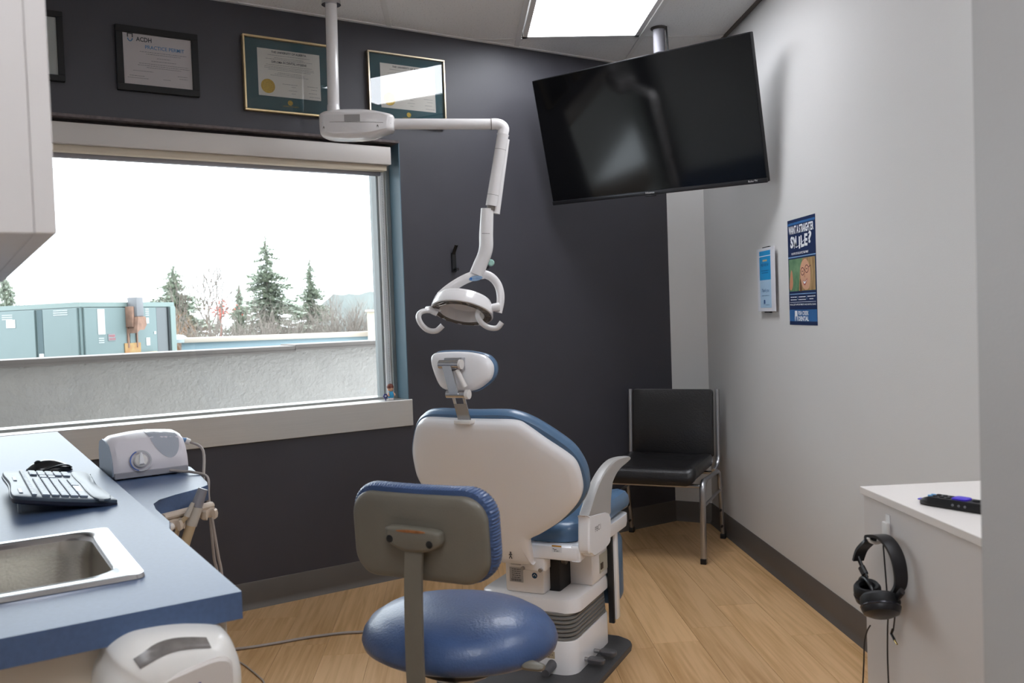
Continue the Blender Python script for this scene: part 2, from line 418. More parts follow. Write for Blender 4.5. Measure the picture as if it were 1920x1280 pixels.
# metal sill with deep fascia
b = NB(); bx(x0, 1.966, WD-.014, WD, .757, .889, .002, 1, b); bx(x0, 1.952, WD-.012, WD+.19, .880, .889, .001, 1, b)
part(wn, 'sill', b, M_alu, DN)
# head trim strip
part(wn, 'head_trim', bx(x0, x1, WD-.004, WD+.12, z1-.012, z1, .001, 1), mat('raw_edge', '6B6262', .8, var=.3, vscale=40), DN)
# roller blind, rolled up
rb = thing('roller_blind', 'rolled-up white roller blind cassette across the top of the window', 'blind', (.85, WD+.03, 2.06), DN)
part(rb, 'cassette', bx(x0+.01, 1.915, WD+.018, WD+.105, 2.062, 2.15, .004), mat('blind_white', 'CFC8C2', .4), DN)
part(rb, 'fabric_edge', bx(x0+.02, 1.90, WD+.04, WD+.09, 2.035, 2.062, .002), mat('blind_cream', 'CDBFAB', .7), DN)
part(rb, 'bottom_rail', bx(x0+.02, 1.895, WD+.10, WD+.125, 2.018, 2.05, .006), mat('rail_grey', '9C9AA0', .4, .5), DN)
b = NB()
for k in range(150):
    z = 2.06-k*.0083
    for dx in (-.011, .011):
        bmesh.ops.create_icosphere(b, subdivisions=1, radius=.0026, matrix=Matrix.Translation((1.890+dx, WD+.06, z)))
for k in range(9):
    a = PI*k/8; bmesh.ops.create_icosphere(b, subdivisions=1, radius=.0026, matrix=Matrix.Translation((1.890+.011*math.cos(a), WD+.06, .818+.008-.011*math.sin(a)+.0)))
bmesh.ops.translate(b, verts=b.verts, vec=(0, 0, 0))
part(rb, 'bead_chain', b, mat('bead_chain_metal', '8D9392', .3, .7), DN, kind='stuff')

# ================================================================== OUTSIDE
# neighbouring parapet
M_stucco = mat('grey_stucco', '9A9793', .95, var=.05, vscale=9, bump=.9, bscale=34)
M_cap = mat('metal_capping', '6E6864', .55, var=.05, vscale=3)
pa = thing('parapet_wall', 'low grey stucco parapet with taupe metal capping outside the window', 'parapet', (1.2, 6.4, -.6), DN)
part(pa, 'stucco_face', bx(-4, 4.6, 6.34, 6.6, -.6, 1.10), M_stucco, DN)
for q, dz in (((-4, -1.2), 0), ((-1.2, 2.15), 0), ((2.151, 4.65), .009)):
    b = NB(); bx(q[0], q[1], 6.30, 6.64, 1.085+dz, 1.122+dz, .002, 1, b); bx(q[0], q[1], 6.295, 6.31, 1.078+dz, 1.09+dz, bm=b)
    part(pa, 'capping', b, M_cap, DN)
# flat roof beyond and ground
M_gravel = mat('roof_gravel', '5C5A56', .95, var=.3, vscale=80)
struct('trim_1', bx(-14, 3, 6.6, 13.2, -.5, -.3), M_gravel, DN)
struct('trim_2', bx(-90, 90, 13.5, 260, -4.3, -3.5), mat('winter_grass', '4E4A38', .95, var=.2, vscale=3), W_)
# second parapet, teal face with pale capping, and a beige pier
sp = thing('roof_parapet', 'pale capped blue-grey roof edge beyond the stucco parapet', 'parapet', (-2.2, 11.1, -.3))
b = bx(-3.36, 2.5, 11.02, 11.2, -.3, 1.09); part(sp, 'cladding', b, mat('pale_blue_cladding', '8499A2', .6))
part(sp, 'capping', bx(-3.46, -1.05, 10.97, 11.25, 1.085, 1.145, .008), mat('cream_capping', 'B3A89C', .6))
part(sp, 'capping', bx(-1.045, 2.5, 10.97, 11.25, 1.085, 1.145, .008), MATS['cream_capping'])
part(sp, 'cap_end', lathe([(.0, .0), (.12, .0), (.125, .04), (.06, .09), (.0, .1)], 16, Matrix.Translation((-3.4, 11.05, 1.09))), mat('pale_metal', '97A3A6', .5))
pi_ = thing('roof_pier', 'beige rendered pier with flat cap at the right end of the roof edge', 'pier', (-.95, 10.9, -.3))
part(pi_, 'shaft', bx(-1.08, -.70, 10.75, 10.95, -.3, 1.385), mat('beige_render', 'B5AC9C', .85, var=.06, vscale=6)); part(pi_, 'cap', bx(-1.10, -.68, 10.72, 10.97, 1.385, 1.41), mat('cream_capping', 'B3A89C'))
b = tube(smooth_path([(-.82, 10.6, -.3), (-.83, 10.6, 1.2), (-.80, 10.6, 1.62), (-.68, 10.6, 1.74), (-.5, 10.6, 1.75)], 6), .013, 8)
single('vent_pipe', 'thin bent grey pipe rising in front of the beige pier', 'pipe', b, mat('pipe_grey', '77787A', .5))

# rooftop air handler
M_teal = mat('teal_sheet_metal', '687878', .5, var=.05, vscale=2)
M_teal2 = mat('teal_trim', '738380', .5)
P0 = Vector((-3.43, 8.32, 0)); u1 = Vector((-.86, .51, 0)).normalized(); u2 = Vector((.34, .94, 0)).normalized()
F1 = frame(P0, -u1, Vector((0, 0, 1)), (-u1).cross(Vector((0, 0, 1))))     # u runs to the right; left face has u<0
F2 = frame(P0, u2, Vector((0, 0, 1)), u2.cross(Vector((0, 0, 1))))
hv = thing('rooftop_air_handler', 'large teal rooftop air handling unit of flat metal panels', 'air handler', (-3.6, 8.9, -.3))
backn = u1+u2
outl = [P0, P0+u2*1.30, P0+u2*1.30+u1*1.9, P0+u1*1.9]
b = loft([[p+Vector((0, 0, z)) for p in outl] for z in (-.3, 1.50)]); part(hv, 'casing', b, M_teal)
b = loft([[p+Vector((0, 0, z))+(p-(P0+u1*.95+u2*.65)).normalized()*.02 for p in outl] for z in (1.50, 1.545)]); part(hv, 'roof_cap', b, M_teal2)
def panel(F, u0, u1_, v0, v1, m, nm='panel', t=.02, off=0): return part(hv, nm, bx(u0, u1_, v0, v1, off, off+t, .003, 1), m, F)
panel(F1, -.50, -.02, 0, 1.49, M_teal); panel(F1, -1.30, -.62, 0, 1.49, M_teal); panel(F1, -1.9, -1.32, 0, 1.49, M_teal)
panel(F1, -.60, -.52, 0, 1.49, mat('teal_recess', '3F5256', .6), 'post', .008)
panel(F2, .03, .60, 0, 1.49, M_teal); panel(F2, .62, 1.02, 0, 1.49, M_teal); panel(F2, 1.22, 1.30, 0, 1.5, M_teal2, 'corner_post', .04)
part(hv, 'louvre', bx(1.03, 1.21, .7, 1.49, .0, .012), stripes_mat('louvre_grey', '5C6062', '6E7274', 60), F2)
panel(F2, 1.195, 1.215, .95, 1.49, mat('dark_seal', '2E3336', .7), 'seal', .03)
M_lab = mat('white_label', 'B9BDBD', .6)
for F, q in ((F2, (.19, .285, 1.24, 1.48)), (F1, (-1.04, -.90, 1.33, 1.41)), (F1, (-.57, -.50, 1.04, 1.08)), (F2, (.86, .90, 1.33, 1.39)), (F2, (.845, .905, 1.11, 1.19)), (F2, (.06, .12, 1.33, 1.4) if False else (.97, 1.0, 1.22, 1.25))):
    panel(F, *q, M_lab, 'label', .003, .021)
panel(F2, .315, .415, 1.175, 1.245, mat('grey_label', '7C8082', .6), 'label', .003, .021)
M_red = mat('warning_red', 'B4404E', .6)
text(hv, 'DANGER', F2, .325, 1.213, .022, .08, M_red, off=.026); text(hv, 'CAUTION', F2, .325, 1.183, .02, .085, M_red, off=.026)
fine_print(F1, [(-1.02, 1.49-.02*k, .16) for k in (2, 3, 4)], hv, M_lab, .023, t=.009, seed=3)
fine_print(F1, [(-.24, 1.49-.02*k, .2) for k in (1, 2, 3)], hv, M_lab, .023, t=.009, seed=4)
fine_print(F2, [(.88, 1.49-.02*k, .05) for k in (1, 2, 3, 4)], hv, M_lab, .023, t=.009, seed=5)
fine_print(F2, [(.23, 1.20-.02*k, .07) for k in (0, 1, 2)], hv, M_lab, .023, t=.009, seed=6)
# flue box on its face, rust stained
M_flue = mat('galvanised_hood', '6F7073', .5); M_rusty = mat('rusted_steel', '86695A', .8, var=.2, vscale=20); M_rusty2 = mat('rust_stain', 'A58F62', .8, col2='94603C', vscale=9)
part(hv, 'flue_hood', bx(.60, .70, 1.40, 1.59, .02, .13, .008), M_flue, F2)
part(hv, 'flue_side', bx(.565, .598, 1.30, 1.50, .02, .10, .004), M_rusty, F2)
part(hv, 'flue_base', prism([(.575, 1.24), (.60, 1.40), (.705, 1.40), (.72, 1.32), (.68, 1.27), (.62, 1.27)], .02, .14), M_rusty, F2)
b = NB(); bx(.575, .595, 1.10, 1.30, .02, .035, bm=b); bx(.70, .715, 1.10, 1.32, .02, .035, bm=b); part(hv, 'flue_bracket', b, M_rusty, F2)
part(hv, 'stained_panel', bx(.53, .755, .7, 1.145, .022, .03), M_rusty2, F2)
part(hv, 'gas_pipe', tube([P0+u2*.42+F2.to_3x3() @ Vector((0, 0, .06))+Vector((0, 0, 1.035)), P0+u2*.95+F2.to_3x3() @ Vector((0, 0, .06))+Vector((0, 0, 1.035))], .014, 8), M_rusty2)
# ---- trees
M_needle = mat('hazy_spruce_needles', 'A0A899', .9, var=.15, vscale=3); M_bark = mat('bark', '857B72', .9)  # pale haze over the trees is put into the needle colour
M_twig = mat('bare_twigs', '7C746D', .9); M_twig2 = mat('reddish_twigs', '8C6C50', .9)
def spruce(x, y, top, rw, seed, label, low=-3.5, zl=-1.0):
    rn = random.Random(seed); t = thing('spruce_tree', label, 'tree', (x, y, low), group='spruces beyond the roofs')
    part(t, 'trunk', cyl((x, y, low), (x, y, top-.2), .14, 8, r1=.02), M_bark)
    b = bmesh.new(); H = top-zl; n = 480
    for i in range(n):
        f = (i/n)**.75; z = top-.05-f*H*.985; L = rw*(f*1.0+.03)*rn.choice((.5, .8, 1, 1.1, 1.15))*(1 if int(f*14) % 3 else .6); a = rn.uniform(0, 2*PI)
        d = Vector((math.cos(a), math.sin(a), 0)); s = Vector((-d.y, d.x, 0)); steps = 7
        for k in range(steps):
            r0 = L*(k/steps); r1 = L*((k+1.3)/steps); zz = z-.25*r0+.10*r0*r0/max(L, .1)
            for q in range(2):
                wd = .5*(1-k/steps)*L*.45+.06; off = rn.uniform(-1, 1)*wd*.6
                p = Vector((x, y, zz))+d*r0+s*off
                v = [p, p+d*(r1-r0)*.8+s*.09*L+Vector((0, 0, rn.uniform(-.16, -.02))), p+d*(r1-r0)*1.25+Vector((0, 0, rn.uniform(-.05, .10))), p+d*(r1-r0)*.6-s*.09*L+Vector((0, 0, rn.uniform(-.16, 0)))]
                try: b.faces.new([b.verts.new(c) for c in v])
                except Exception: pass
    part(t, 'needle_foliage', b, M_needle, kind='stuff'); return t
spruce(-12.53, 60, 7.15, 3.5, 1, 'tall open-branched spruce left of the smaller pair in the window')
spruce(-10.82, 67, 6.1, 2.4, 2, 'dense cone-shaped spruce just right of the tall spruce')
spruce(-12.0, 50, 3.6, 1.3, 3, 'small blue-green spruce at the left foot of the tall spruce')
spruce(-15.48, 50, 4.75, 3.6, 4, 'grey-green spruce above the right end of the teal rooftop unit')
spruce(-19.6, 40, 4.0, 1.9, 5, 'spruce showing under the wall cabinet above the teal rooftop unit')
def bare(x, y, z0_, h, seed, label, m, name='bare_tree', spread=.55, depth=5, trunkr=.07, group='bare winter trees', nst=1):
    rn = random.Random(seed); b = bmesh.new()
    def br(p, d, L, r, k):
        q = p+d*L; tube([p, (p+q)/2+Vector((rn.uniform(-1, 1), rn.uniform(-1, 1), 0))*L*.05, q], r, 3, b, cap=False, rs=[r, r*.85, r*.7])
        if k == 0: return
        for _ in range(3 if k > 2 else 2+(rn.random() < .5)):
            e = (d+Vector((rn.uniform(-1, 1), rn.uniform(-1, 1), rn.uniform(-.25, .6)))*spread).normalized()
            br(p+d*L*rn.uniform(.55, 1), e, L*rn.uniform(.6, .85), r*.62, k-1)
    for s in range(nst):
        br(Vector((x+(rn.uniform(-1, 1)*h*.35 if nst > 1 else 0), y+(rn.uniform(-1, 1) if nst > 1 else 0), z0_)), Vector((rn.uniform(-.12, .12), 0, 1)).normalized(), h*.34, trunkr, depth)
    return single(name, label, 'tree' if name == 'bare_tree' else 'bush', b, m, group=group)
bare(-9.5, 35, -1.2, 5.4, 11, 'bare tree with forked crown just left of the spruces', M_twig, depth=5, spread=.5, trunkr=.08)
bare(-11.3, 36, -1.5, 5.0, 12, 'thin bare tree in front of the grey-green spruce', M_twig, depth=5, spread=.45, trunkr=.06)
bare(-3.7, 30, -2, 5.2, 13, 'bare tree above the roof edge left of the beige pier', M_twig, depth=5, spread=.42, trunkr=.05)
def scrub(lst, label, m):
    b = bmesh.new()
    for k, (x, y) in enumerate(lst):
        rn = random.Random(30+k+int(x*7))
        def br(p, d, L, r, q_):
            q = p+d*L; tube([p, q], r, 3, b, cap=False, rs=[r, r*.7])
            if q_ == 0: return
            for _ in range(3 if q_ > 2 else 2+(rn.random() < .5)):
                e = (d+Vector((rn.uniform(-1, 1), rn.uniform(-1, 1), rn.uniform(-.25, .6)))*.6).normalized(); br(p+d*L*rn.uniform(.5, 1), e, L*rn.uniform(.6, .85), r*.62, q_-1)
        for s in range(9): br(Vector((x+rn.uniform(-1, 1)*.8, y+rn.uniform(-1, 1), -3.4)), Vector((rn.uniform(-.12, .12), 0, 1)).normalized(), (5.0+.5*math.sin(k*2.1))*.36, .045, 5)
    single('thicket', label, 'bushes', b, m, kind='stuff')
scrub([(-11.6, 34), (-10.6, 33), (-9.6, 31)], 'tangled russet bare thicket right of the teal rooftop unit', M_twig2)
scrub([(-8.6, 32), (-7.8, 30), (-7.0, 31), (-6.2, 30), (-5.4, 31), (-4.6, 30), (-3.8, 31), (-3.0, 30), (-2.2, 31)], 'tangled pale grey bare thicket beyond the roof edge', M_twig)
rn = random.Random(8); b = cyl((-11.75, 45, -3.5), (-11.75, 45, 2.0), .05, 6)
for k in range(260):
    a = Vector((rn.gauss(0, .28), rn.gauss(0, .3), rn.gauss(0, .2))); s = .10
    b.faces.new([b.verts.new(Vector((-11.75, 45, 2.0))+a+Vector((rn.uniform(-s, s), rn.uniform(-s, s), rn.uniform(-s, s)))) for _ in range(3)])
single('red_leaved_shrub', 'red-leaved shrub patch between the bare thickets and the small spruce', 'bush', b, mat('red_leaves', 'C0503E', .8), kind=None)
# far ridge
b = bmesh.new(); top = []; 
rings = [[], []]
for k in range(80):
    x = -33+k*1.2; h = min(7.2, 2.5+1.3*k)+.25*math.sin(k*.7)+.7*noise.noise(Vector((k*.5, 0, 0)))
    rings[0].append(Vector((x, 200, -4))); rings[1].append(Vector((x, 206, h)))
rings.append([p+Vector((0, 60, 0)) for p in rings[1]]); b = loft(rings, cap=False, closed=False)
struct('trim_3', b, mat('distant_ridge', '747A78', .95, var=.15, vscale=.2))

# ================================================================== PICTURES ON THE DARK WALL
FD = lambda d, z: DN @ frame(Vector((d, WD, z)), Vector((1, 0, 0)), Vector((0, 0, 1)), Vector((0, -1, 0)))
def pictureframe(label, d0, d1, z0, z1, fw, mf, mm, paper, mat_p, depth=.022, skew=0):
    F = FD(d0, z0); W, H = d1-d0, z1-z0
    t = thing('picture_frame', label, 'picture frame', (d0+W/2, WD, z0), DN, group='framed certificates')
    for nm, q in (('rail', (0, W, 0, fw)), ('rail', (0, W, H-fw, H)), ('stile', (0, fw, fw, H-fw)), ('stile', (W-fw, W, fw, H-fw))):
        part(t, nm, bx(q[0], q[1], q[2], q[3], .001, depth, .0015, 1), mf, F)
    if mm: part(t, 'mount_board', bx(fw, W-fw, fw, H-fw, .004, .010), mm, F)
    if paper: part(t, 'certificate', bx(paper[0], paper[1], paper[2], paper[3], .0101, .0112), mat_p, F)
    part(t, 'glass', bx(fw, W-fw, fw, H-fw, .0165, .0175), MG, F)
    return t, F
MG = bpy.data.materials.new('picture_glass'); MG.use_nodes = True; g = MG.node_tree
gl = g.nodes.new('ShaderNodeBsdfGlossy'); gl.inputs['Roughness'].default_value = .005; tr = g.nodes.new('ShaderNodeBsdfTransparent')
fr = g.nodes.new('ShaderNodeFresnel'); fr.inputs[0].default_value = 1.5; mx = g.nodes.new('ShaderNodeMixShader')
g.links.new(fr.outputs[0], mx.inputs[0]); g.links.new(tr.outputs[0], mx.inputs[1]); g.links.new(gl.outputs[0], mx.inputs[2]); g.links.new(mx.outputs[0], g.nodes['Material Output'].inputs['Surface'])
M_bf = mat('black_frame', '0E0E10', .5); M_gold = mat('gold_frame', 'DCC59A', .35, .9); M_silv = mat('pale_gold_frame', 'CDBFA6', .25, .9)
M_teal_m = mat('dark_teal_mount', '3D6068', .8); M_pap = mat('certificate_paper', 'EAE6DE', .7); M_pap2 = mat('permit_paper', 'E0D8D8', .7)
M_ink = mat('black_ink', '2C2C34', .8); M_inkg = mat('grey_ink', '66636A', .8); M_inkb = mat('blue_ink', '4E8FC4', .8)
M_seal = mat('gold_foil', 'B99B3C', .45, .5, var=.2, vscale=150)
t, F = pictureframe('black-framed sheet partly hidden by the wall cabinet', .17, .462, 2.304, 2.585, .024, M_bf, mat('grey_sheet', 'C4C8C4', .7), None, None)
t, F = pictureframe('black-framed practice permit above the window', .658, .992, 2.295, 2.566, .028, M_bf, M_pap2, None, None)
b = NB(); 
U = tube([(.050, .240, .0115), (.050, .222, .0115), (.056, .214, .0115), (.0625, .212, .0115)], .0028, 6, b, flat=.2)
part(t, 'emblem_stroke', prism([(.047, .243), (.070, .243), (.070, .226), (.066, .226), (.066, .239), (.051, .239), (.051, .226), (.047, .226)], .0105, .0112), M_ink, F)
part(t, 'emblem_stroke', tube(smooth_path([(.049, .222, .0108), (.052, .214, .0108), (.0585, .210, .0108), (.065, .214, .0108), (.068, .222, .0108)], 4), .002, 6, flat=.3), M_inkb, F)
text(t, 'ACDH', F, .082, .212, .019, .062, M_ink, off=.0112, bold=.02)
text(t, 'PRACTICE PERMIT', F, .197, .184, .0155, .160, M_inkb, off=.0112, align='CENTER', bold=.01)
fine_print(F, [(.19, .170, .19), (.19, .162, .14), (.19, .147, .055), (.19, .134, .10), (.19, .121, .20), (.19, .113, .21), (.19, .105, .14), (.105, .088, .08), (.08, .066, .06), (.085, .057, .085), (.20, .060, .03), (.265, .08, .04), (.27, .07, .035)], t, M_inkg, .0106)
def diploma(label, d0, d1, z0, z1, mf, seed):
    W, H = d1-d0, z1-z0
    t, F = pictureframe(label, d0, d1, z0, z1, .009, mf, M_teal_m, (W*.165, W*.875, H*.225, H*.855), M_pap, .028)
    c = W*.52; s = W/.415
    text(t, 'THE UNIVERSITY OF ALBERTA', F, c, H*.805, .0095, .165*s, M_ink, off=.0116, align='CENTER', bold=.02)
    text(t, 'DIPLOMA IN DENTAL HYGIENE', F, c, H*.672, .010, .165*s, M_ink, off=.0116, align='CENTER', bold=.02)
    fine_print(F, [(c, H*.775, .20), (c, H*.742, .14), (c, H*.722, .22), (c, H*.705, .06), (c, H*.645, .22), (c, H*.62, .235), (c, H*.6, .235), (c, H*.58, .20), (c, H*.545, .11), (c, H*.525, .14), (c, H*.505, .18), (W*.52, H*.40, .07), (W*.78, H*.40, .05), (W*.56, H*.37, .02), (W*.8, H*.36, .03), (W*.55, H*.32, .04), (W*.78, H*.31, .04), (W*.56, H*.28, .02), (W*.8, H*.26, .05)], t, M_inkg, .0116, t=.0014, seed=seed)
    part(t, 'foil_seal', lathe([(.0305, .0113), (.0325, .0120), (.030, .0126), (.026, .0122), (.020, .0126), (.0, .0128)], 40, Matrix.Translation((W*.27, H*.355, 0)), cap=False), M_seal, F)
    part(t, 'emblem', lathe([(.012, .0103), (.012, .0108), (.010, .0112), (.0085, .0104), (.004, .0110), (0, .0112)], 24, Matrix.Translation((W*.515, H*.155, 0)), cap=False), M_seal, F)
    text(t, 'UNIVERSITY OF ALBERTA', F, W*.52, H*.098, .0055, .075, M_seal, off=.0105, align='CENTER')
    return t, F
diploma('gold-framed diploma with gold seal left of the lamp pole', 1.186, 1.602, 2.258, 2.598, M_gold, 1)
diploma('pale-framed diploma mirroring the ceiling light, right of the lamp pole', 1.790, 2.214, 2.258, 2.604, M_silv, 2)
# coat hooks
def hook(d, z, label):
    F = FD(d, z); t = thing('wall_hook', label, 'hook', (d, WD, z-.06), DN, group='black wall hooks')
    part(t, 'back_strip', bx(-.012, .012, -.064, .035, 0, .009, .001, 1), M_black, F)
    b = tube([(0, .025, .003), (.0, .045, .014), (.0, .074, .040)], .0105, 8, flat=.5); part(t, 'upper_prong', b, M_black, F)
    b = NB(); cyl((0, -.052, .004), (0, -.052, .040), .006, 12, b); cyl((0, -.052, .036), (0, -.052, .042), .0085, 12, b); part(t, 'lower_peg', b, M_black, F)
hook(2.237, 1.59, 'black metal coat hook seen clear on the dark wall left of the lamp neck')
hook(2.42, 1.60, 'black metal coat hook mostly hidden behind the lamp neck')

# ================================================================== TELEVISION
y, p, r = -.776, .258, -.022
hx = Vector((math.cos(y), math.sin(y), 0)); n = Vector((math.sin(y), -math.cos(y), 0)); up = Vector((0, 0, 1))
u2_ = up*math.cos(p)+n*math.sin(p)*1
av = hx*math.cos(r)+u2_*math.sin(r); bv = -hx*math.sin(r)+u2_*math.cos(r); nv = av.cross(bv)
if nv.dot(n) < 0: nv = -nv
cTV = Vector((.932, 4.327, 2.187)); Wt, Ht = 1.23, 1.23/1.871
FT = frame(cTV, av, bv, av.cross(bv))
tv = thing('television', 'large black flat television tilted down from a ceiling pole in the corner', 'television', cTV)
part(tv, 'back_shell', puff(rrect(-Wt/2, Wt/2, -Ht/2, Ht/2, .006), [(.06, -.055), (.03, -.05), (.004, -.03), (0, -.026)]), M_blk2, FT)
part(tv, 'bezel', puff(rrect(-Wt/2, Wt/2, -Ht/2, Ht/2, .004), [(0, -.026), (0, -.002), (.001, 0)]), mat('tv_bezel', '2A2A2C', .3, .5), FT)
part(tv, 'screen', bx(-Wt/2+.005, Wt/2-.005, -Ht/2+.02, Ht/2-.005, 0, .0015), M_glossblk, FT)
part(tv, 'lower_trim', bx(-Wt/2, Wt/2, -Ht/2-.002, -Ht/2+.019, -.004, .006, .002), mat('tv_trim', '38383B', .3, .6), FT)
part(tv, 'logo_tab', bx(-.03, .03, -Ht/2-.010, -Ht/2, -.004, .005, .002), MATS['tv_trim'], FT)
M_wt = mat('white_print', 'D8D8DA', .5)
text(tv, 'Hisense', FT, 0, -Ht/2+.006, .010, .05, M_wt, off=.0066, align='CENTER'); text(tv, 'Roku TV', FT, Wt/2-.09, -Ht/2+.007, .009, .045, M_wt, off=.0066)
mt = thing('television_mount', 'grey ceiling pole carrying the television', 'tv mount', (1.085, 4.54, 2.1))
part(mt, 'pole', cyl((1.085, 4.54, 2.2), (1.085, 4.54, CZ+.02), .030, 24), mat('pole_grey', '8A888E', .5, .2))
part(mt, 'ceiling_flange', lathe([(.042, 0), (.042, -.006), (.032, -.01)], 24, Matrix.Translation((1.085, 4.54, CZ+.003))), mat('flange_dark', '55504C', .6))
part(mt, 'cable_tie', lathe([(.0315, 0), (.033, .004), (.0315, .008)], 24, Matrix.Translation((1.085, 4.54, 2.60)), cap=False), M_black)
part(mt, 'cable', tube(smooth_path([(1.118, 4.52, CZ+.01), (1.122, 4.515, 2.62), (1.116, 4.51, 2.5), (1.12, 4.51, 2.3)], 5), .005, 8), M_black)
b = NB(); bx(-.03, .03, -.12, .12, -.16, -.12, bm=b); bx(-.22, .22, -.14, -.11, -.075, -.055, bm=b); bx(-.22, .22, .11, .14, -.075, -.055, bm=b); bx(-.02, .02, -.02, .02, -.26, -.055, bm=b); bx(-.05, .05, -.14, .14, -.085, -.055, bm=b)
part(mt, 'bracket', b, M_blk2, FT)

# ================================================================== POSTERS ON THE RIGHT WALL
FP = frame(Vector((WX, 3.893, 1.207)), Vector((0, -1, 0)), Vector((0, 0, 1)), Vector((-1, 0, 0)))
M_nav = mat('poster_navy', '1F2F55', .4); M_mid = mat('poster_blue', '35679E', .4); M_pw = mat('poster_white', 'E4E6EA', .5); M_pale = mat('poster_pale_blue', '7FA3C9', .4)
po = thing('poster', 'tall navy dental poster with a smiling woman in glasses on the white wall', 'poster', (WX, 3.741, 1.207))
part(po, 'sheet', bx(0, .305, 0, .462, .0005, .0015), M_nav, FP)
def pband(a, b_, m, nm='band', u0=0, u1=.305, off=.0016): part(po, nm, bx(u0, u1, .462*(1-b_), .462*(1-a), .0012, off), m, FP)
pband(.03, .052, M_mid); pband(.352, .362, M_pale); pband(.703, .711, M_pale, u0=.01, u1=.295); pband(.782, .785, M_pw, u0=.01, u1=.295); pband(.855, .965, M_mid)
text(po, 'WANT A STRAIGHTER', FP, .152, .462*.862, .036, .275, M_pw, off=.002, align='CENTER', bold=.035)
for ch, u, v, rr in (('S', .028, .735, -.12), ('M', .072, .722, .1), ('I', .128, .716, 0), ('L', .152, .722, .08), ('E', .188, .733, -.05), ('?', .228, .752, -.1)):
    text(po, ch, FP, u, .462*v, .052, {'I': .014}.get(ch, .034), M_pw, off=.002, rot=rr, bold=.04)
part(po, 'swoosh', tube(smooth_path([(.035, .462*.79, .002), (.10, .462*.735, .002), (.19, .462*.79, .002)], 8), .0014, 5, flat=.3), M_pw, FP)
text(po, 'WE OFFER ORTHODONTICS TREATMENT', FP, .135, .462*.665, .010, .19, M_pw, off=.002, align='CENTER', bold=.02)
# printed photograph
v0, v1 = .462*.32, .462*.625
def pp(nm, out, m, off): part(po, nm, quad_flat(out, off), m, FP)
part(po, 'photo', bx(.008, .297, v0, v1, .0012, .0017), mat('photo_green', '3E6B4C', .5, col2='7FA07A', vscale=14), FP)
pp('photo_blur', closed_smooth([(.01, v0+.02), (.03, v0+.09), (.045, v0+.08), (.05, v0+.03), (.03, v0+.005)], 5), mat('photo_orange', 'C98A6A', .5, var=.1), .0018)
pp('hair', [(.118, v0+.001), (.125, v0+.05), (.135, v0+.10), (.165, v1-.001), (.296, v1-.001), (.296, v0+.001)], mat('photo_hair', 'B89A6E', .5, col2='8A6A45', vscale=60, stretch=(1, 1, .2)), .0019)
pp('face', closed_smooth([(.150, v0+.03), (.137, v0+.065), (.140, v0+.105), (.165, v1-.012), (.205, v1-.008), (.240, v0+.10), (.245, v0+.06), (.232, v0+.015), (.20, v0+.003), (.17, v0+.01)], 5), mat('photo_skin', 'D2A184', .5, var=.05), .0021)
for cu in ((.162, v0+.083), (.208, v0+.092)):
    ring = [(cu[0]+.019*math.cos(2*PI*k/20), cu[1]+.016*math.sin(2*PI*k/20), .0024) for k in range(21)]
    part(po, 'spectacle_ring', tube(ring, .0017, 5, flat=.3), mat('photo_dark', '5A2D3C', .5), FP)
    pp('eye', closed_smooth([(cu[0]-.007, cu[1]), (cu[0], cu[1]+.003), (cu[0]+.007, cu[1]), (cu[0], cu[1]-.002)], 3), mat('photo_brown', '4A3630', .5), .0023)
part(po, 'spectacle_arm', tube([(.181, v0+.087, .0024), (.189, v0+.089, .0024)], .0015, 5, flat=.3), MATS['photo_dark'], FP)
part(po, 'spectacle_arm', tube([(.226, v0+.098, .0024), (.250, v0+.105, .0024)], .0015, 5, flat=.3), MATS['photo_dark'], FP)
pp('mouth', closed_smooth([(.165, v0+.045), (.185, v0+.040), (.212, v0+.052), (.190, v0+.024), (.172, v0+.028)], 5), mat('photo_lip', 'A8504F', .5), .0023)
pp('teeth', closed_smooth([(.170, v0+.042), (.188, v0+.038), (.206, v0+.046), (.188, v0+.030), (.174, v0+.032)], 5), M_pw, .0025)
pp('nose', closed_smooth([(.176, v0+.062), (.184, v0+.080), (.190, v0+.060), (.182, v0+.056)], 4), mat('photo_nose', 'BF8A70', .5), .0023)
pp('lock', closed_smooth([(.128, v0+.002), (.133, v0+.05), (.145, v0+.04), (.152, v0+.002)], 4), mat('photo_hair_dark', '6A4C34', .5), .0023)
fine_print(FP, [(.055, .462*.26, .07), (.055, .462*.235, .07), (.15, .462*.26, .075), (.15, .462*.235, .08), (.25, .462*.262, .08), (.25, .462*.238, .04)], po, M_pw, .002, t=.004, seed=9)
text(po, 'WE ACCEPT APPOINTMENTS AND DENTAL PLANS', FP, .152, .462*.185, .0075, .285, M_pw, off=.002, align='CENTER', bold=.01)
pband(.725, .765, M_pale, 'divider', .098, .100, .0018); pband(.725, .765, M_pale, 'divider', .198, .200, .0018)
tooth = [(.062, .034), (.064, .060), (.070, .064), (.078, .060), (.086, .064), (.092, .060), (.094, .034), (.092, .018), (.088, .016), (.084, .036), (.078, .040), (.072, .036), (.068, .016), (.064, .018)]
pp('tooth_emblem', tooth, M_pw, .002)
text(po, 'FISH CREEK', FP, .102, .043, .018, .115, M_pw, off=.002, bold=.02); text(po, 'DENTAL', FP, .102, .018, .020, .115, M_pw, off=.002, bold=.04)
